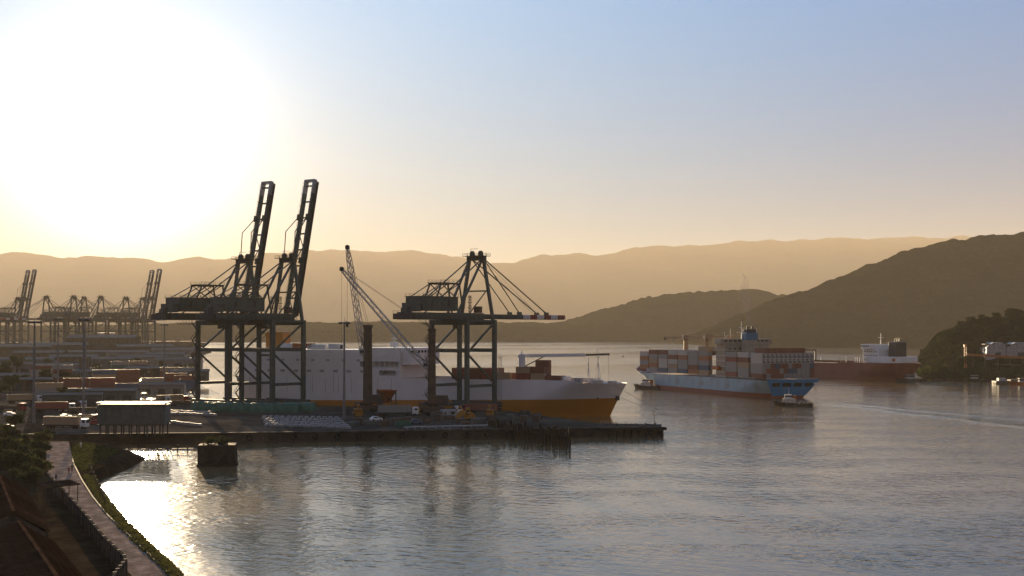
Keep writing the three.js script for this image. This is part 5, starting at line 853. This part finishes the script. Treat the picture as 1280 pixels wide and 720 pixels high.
// ---------------------------------------------------------------- container yard, sheds and traffic behind
solo('yard_road', slab([[28, 541], [60, 541], [58, 522], [52, 508], [46, 500], [34, 494], [22, 496], [34, 503], [38, 512], [34, 526]].map(([a, b]) => g2(a, b, QY)), QY + 0.006, QY - 0.2), M.asphalt, null, 0, 'curving asphalt road across the yard', 'road', null, 'structure');
{
  const yard = (px, py) => { const p = G(px, py, QY); return p; };
  let total = 0; const cols = ['red', 'brown', 'grey', 'blue', 'tan', 'brown', 'green', 'brown', 'grey'];
  const stack = (px, py, nx, tiers, turn) => { const p = yard(px, py), s = { m: new THREE.Matrix4().makeRotationY(turn).setPosition(p), turn }; for (let i = 0; i < nx; i++) for (let t = 0; t < tiers - (rnd() < 0.35 ? 1 : 0); t++) if (total < 96) { container(BOX40, pick(cols), s, (i % 2) * 12.8, t * 2.62, -Math.floor(i / 2) * 2.6, 0, 'stacked in the yard behind the quay', 'containers in the yard'); total++; } };
  for (const [px, py, nx, t] of [[62, 500, 4, 3], [95, 492, 4, 3], [130, 486, 4, 4], [160, 492, 4, 2], [190, 484, 4, 3], [52, 478, 4, 4], [150, 470, 4, 4], [212, 474, 4, 3], [232, 487, 2, 3], [20, 474, 4, 3], [176, 502, 2, 2], [100, 468, 4, 4], [222, 498, 2, 2]]) stack(px, py, nx, t, 0.35 + rr(-0.12, 0.12));
  // sheds of the port, roofs glinting in the low sun
  let n = 0;
  const shedAt = (px, py, w, dpt, h, label) => { const p = yard(px, py), o = thing('port_shed', label, 'shed', p, 0.2 + rr(-0.15, 0.15), 'sheds of the port yard');
    let m = new MB(); m.box(0, h / 2, -dpt / 2, w, h, dpt); const wk = Math.floor(rnd() * 3); o.userData.label = ['dark green sheet-clad', 'brown plastered', 'plain grey'][wk] + ' port shed with shallow gabled roof, ' + (h >= 11 ? 'large, before the distant cranes' : py > 475 ? 'small, among the parked trucks' : 'mid-sized, behind the container stacks'); m.build('wall', [M.shed, M.wall, M.craneGrey][wk], o); const th = 0.16;
    for (const s of [-1, 1]) { m = new MB(); const g = new THREE.BoxGeometry(w + 0.8, 0.2, dpt / 2 + 0.9); g.rotateX(s * th); g.translate(0, h + 0.15 + Math.tan(th) * dpt / 4, -dpt / 2 + s * dpt / 4); m.add(g); m.build('roof', M.roof, o); }
    for (const s of [-1, 1]) { const sh = new THREE.Shape([[0, h], [dpt, h], [dpt / 2, h + Math.tan(th) * dpt / 2 - 0.1]].map((q) => new THREE.Vector2(...q))), g = new THREE.ExtrudeGeometry(sh, { depth: 0.2, bevelEnabled: false }); g.rotateY(Math.PI / 2); g.translate(s * (w / 2 - 0.2), 0, 0); mesh('gable', metric(g), M.wall, o); }
    for (let i = 0; i < 3; i++) { m = new MB(); m.box(-w / 3 + i * w / 3, h * 0.32, 0.06, w * 0.16, h * 0.62, 0.1); m.build('door', M.dark, o); } };
  [[30, 462, 46, 24, 8], [92, 459, 40, 22, 9], [140, 461, 34, 22, 8], [178, 458, 42, 22, 8], [222, 462, 36, 20, 8], [15, 446, 90, 40, 12], [70, 444, 80, 40, 13], [125, 443, 90, 50, 22], [182, 444, 70, 36, 11], [222, 447, 60, 30, 9], [48, 452, 50, 26, 9], [112, 451, 44, 24, 9], [160, 451, 44, 24, 9], [205, 453, 40, 22, 8], [4, 486, 26, 16, 7], [40, 489, 20, 12, 6], [138, 503, 22, 12, 5], [90, 509, 24, 9, 5], [118, 479, 26, 14, 7], [202, 494, 22, 12, 5], [70, 471, 30, 16, 8], [182, 474, 26, 14, 7], [236, 479, 24, 14, 7], [10, 470, 34, 18, 8]].forEach((a) => shedAt(...a, 'low port shed with shallow gabled roof in the hazy yard'));
  const tcol = [M.white, M.red, M.yellow, M.pale];
  [[82, 536], [100, 530], [118, 527], [68, 515], [84, 512], [110, 517], [150, 498], [165, 500], [190, 506], [215, 505], [232, 508], [72, 489], [30, 504], [12, 514], [108, 499], [126, 494]].forEach(([px, py], i) => truck(`${['white', 'red', 'yellow', 'grey'][i % 4]} truck ${i % 3 ? 'with empty trailer' : 'carrying a container'} in the yard behind the stilted shed`, yard(px, py), rr(-0.4, 0.8), tcol[i % 4], i % 3 ? null : pick([CC.red, CC.grey, CC.tan]), 'trucks in the yard'));
  for (let i = 0; i < 26; i++) { const px = rr(2, 128), py = rr(505, 537); if (px > 20 && px < 64) { continue; } car('parked car among the trucks of the yard', yard(px, py), rr(0, 0.6), pick([M.white, M.pale, M.dark, M.red, CC.grey]), 'cars parked in the yard'); }
  for (const [px, py, s] of [[0, 500, 1.1], [12, 492, 1.2], [28, 486, 1], [55, 486, 1.1], [80, 478, 1], [96, 484, 0.9], [5, 478, 1.3], [20, 470, 1.3], [36, 468, 1.2], [120, 472, 1], [60, 466, 1.1], [204, 468, 1], [226, 470, 1], [242, 468, 1], [146, 478, 0.9], [170, 466, 1], [78, 506, 0.7], [94, 503, 0.8]]) tree(yard(px, py), Math.floor(rnd() * 4), s, 'leafy tree between the sheds of the port yard', 'trees of the port yard', M.leafA);
  for (let i = 0; i < 16; i++) { const px = rr(60, 245), py = rr(455, 510), p = yard(px, py), o = thing('lamp_post', 'street lamp post with single arm in the yard', 'lamp post', p, rr(0, 6), 'yard lamp posts'); let m = new MB(); m.tube(V(0, 0, 0), V(0, 11, 0), 0.16, 0.1, 6); m.tube(V(0, 10.9, 0), V(2, 11.4, 0), 0.07, 0.06, 5); m.build('pole', M.craneGrey, o); m = new MB(); m.rbox(2.3, 11.4, 0, 0.9, 0.18, 0.4, 0.05); m.build('lamp_head', M.dark, o); }
  // bulk carrier at the distant berth
  const S = { L: 190, B: 30, rake: 6, entry: 40, entryTop: 22, depth: 14, run: 40, runTop: 14, tr0: 0.3, trTop: 0.9 }, f = hullFns(S), o = thing('bulk_carrier', 'hazy dark ship at the distant berth below the far cranes', 'ship', P(-500, 2330, 0), Math.PI - 0.15);
  mesh('hull', closedBand(f, () => -2, () => 15, 50, 4), M.dark, o); let m = new MB(); m.rbox(165, 23, 0, 18, 16, 28, 0.3); m.build('accommodation', M.pale, o); m = new MB(); m.rbox(178, 26, 0, 7, 10, 8, 0.4); m.build('funnel', M.dark, o); for (let i = 0; i < 5; i++) { m = new MB(); m.rbox(30 + i * 25, 16, 0, 18, 3, 20, 0.2); m.build('hatch_cover', M.deckRed, o); }
  mesh('deck', deck(f, 14.6), M.deckRed, o);
}
// quay parapet with low wall at the shore end
for (let i = 0; i < 14; i++) { const m = new MB(); m.rbox(2.9, 0.55, 0, 5.7, 1.1, 0.35, 0.05); m.rbox(0, 0.65, 0, 0.5, 1.35, 0.5, 0.05); solo('parapet', m.geo(), M.wall, P(-176 - i * 5.9, 441, QY), 0, 'low plaster parapet bay on the quay edge', 'parapet', 'parapet along the shore end of the quay'); }
// ---------------------------------------------------------------- people on the path
function personGeo(stride, arms) {                             // one continuous body from tapered capsules
  const B = [], j = (a, b, r, q) => B.push([V(...a), V(...b), r, q]);
  const hip = 0.92;
  j([0, hip, 0], [0, 1.38, 0.02], 0.15, 0.17); j([0, 1.38, 0.02], [0, 1.52, 0.03], 0.1, 0.06); j([0, 1.6, 0.04], [0, 1.67, 0.04], 0.095, 0.1);
  for (const s of [-1, 1]) { const k = s * stride; j([s * 0.09, hip, 0], [s * 0.1, 0.5, k * 0.2 + 0.03], 0.095, 0.065); j([s * 0.1, 0.5, k * 0.2 + 0.03], [s * 0.1, 0.09, k * 0.42 - 0.03], 0.062, 0.045); j([s * 0.1, 0.05, k * 0.42 - 0.05], [s * 0.11, 0.05, k * 0.42 + 0.14], 0.05, 0.035); j([s * 0.19, 1.4, 0.02], [s * 0.25, 1.12, -k * 0.12], 0.06, 0.045); j([s * 0.25, 1.12, -k * 0.12], [s * 0.25, 0.88, -k * 0.2 + arms], 0.043, 0.032); j([s * 0.25, 0.86, -k * 0.2 + arms], [s * 0.24, 0.78, -k * 0.2 + arms + 0.02], 0.035, 0.03); j([0, 1.4, 0.02], [s * 0.18, 1.4, 0.02], 0.09, 0.065); }
  const R = 56, mc = new MarchingCubes(R, new THREE.MeshStandardMaterial(), false, false, 60000), half = 0.95, fld = mc.field;
  for (let z = 0; z < R; z++) for (let y = 0; y < R; y++) for (let x = 0; x < R; x++) {
    const p = V((x - R / 2) / (R / 2) * half, (y - R / 2) / (R / 2) * half + 0.88, (z - R / 2) / (R / 2) * half); let d = 9;
    for (const [a, b, r, q] of B) { const ab = b.clone().sub(a), t = Math.max(0, Math.min(1, p.clone().sub(a).dot(ab) / ab.lengthSq())), e = p.distanceTo(a.clone().addScaledVector(ab, t)) - (r + (q - r) * t), h = Math.max(0, 0.04 - Math.abs(d - e)) / 0.04; d = Math.min(d, e) - h * h * 0.01; }
    fld[x + y * R + z * R * R] = -d;
  }
  mc.isolation = 0; mc.update();
  const n = mc.count, pos = new Float32Array(n * 3), col = new Float32Array(n * 3);
  for (let i = 0; i < n; i++) { pos[i * 3] = mc.positionArray[i * 3] * half; pos[i * 3 + 1] = mc.positionArray[i * 3 + 1] * half + 0.88; pos[i * 3 + 2] = mc.positionArray[i * 3 + 2] * half; }
  const g = new THREE.BufferGeometry(); g.setAttribute('position', new THREE.BufferAttribute(pos, 3)); g.computeVertexNormals();
  return { g, paint: (shirt, trousers) => { const c = g.clone(), k = new Float32Array(n * 3); for (let i = 0; i < n; i++) { const y = pos[i * 3 + 1], x = Math.abs(pos[i * 3]), z = pos[i * 3 + 2]; const q = y < 0.09 ? [0.03, 0.03, 0.03] : y < 0.94 && x < 0.205 ? trousers : y > 1.64 || (y > 1.56 && z < 0.02) ? [0.03, 0.02, 0.015] : y > 1.47 || (x > 0.2 && y < 1.1) ? [0.35, 0.2, 0.14] : shirt; k.set(q, i * 3); } c.setAttribute('color', new THREE.BufferAttribute(k, 3)); return c; } };
}
{
  const pm = new THREE.MeshStandardMaterial({ vertexColors: true, roughness: 0.85 }); pm.name = 'clothes_and_skin';
  const A = personGeo(1, 0.1), Bp = personGeo(0.3, 0.05);
  [[70, 602, A, [0.05, 0.05, 0.08], [0.03, 0.03, 0.05], 0.4, 'person in dark clothes walking alone along the path'], [86, 592.5, A, [0.25, 0.05, 0.04], [0.04, 0.04, 0.07], 3.4, 'person in a red shirt walking beside another on the path'], [90, 589.5, Bp, [0.06, 0.07, 0.06], [0.05, 0.04, 0.03], 3.6, 'person in dark green top standing at the kerb of the path'], [101, 560, Bp, [0.7, 0.68, 0.62], [0.4, 0.37, 0.3], 0.2, 'person in pale clothes standing on the turf of the spit']].forEach(([px, py, g, s, t, turn, label]) => solo('person', g.paint(s, t), pm, G(px, py, 2.42), turn, label, 'person'));
}
renderer.render(scene, camera);
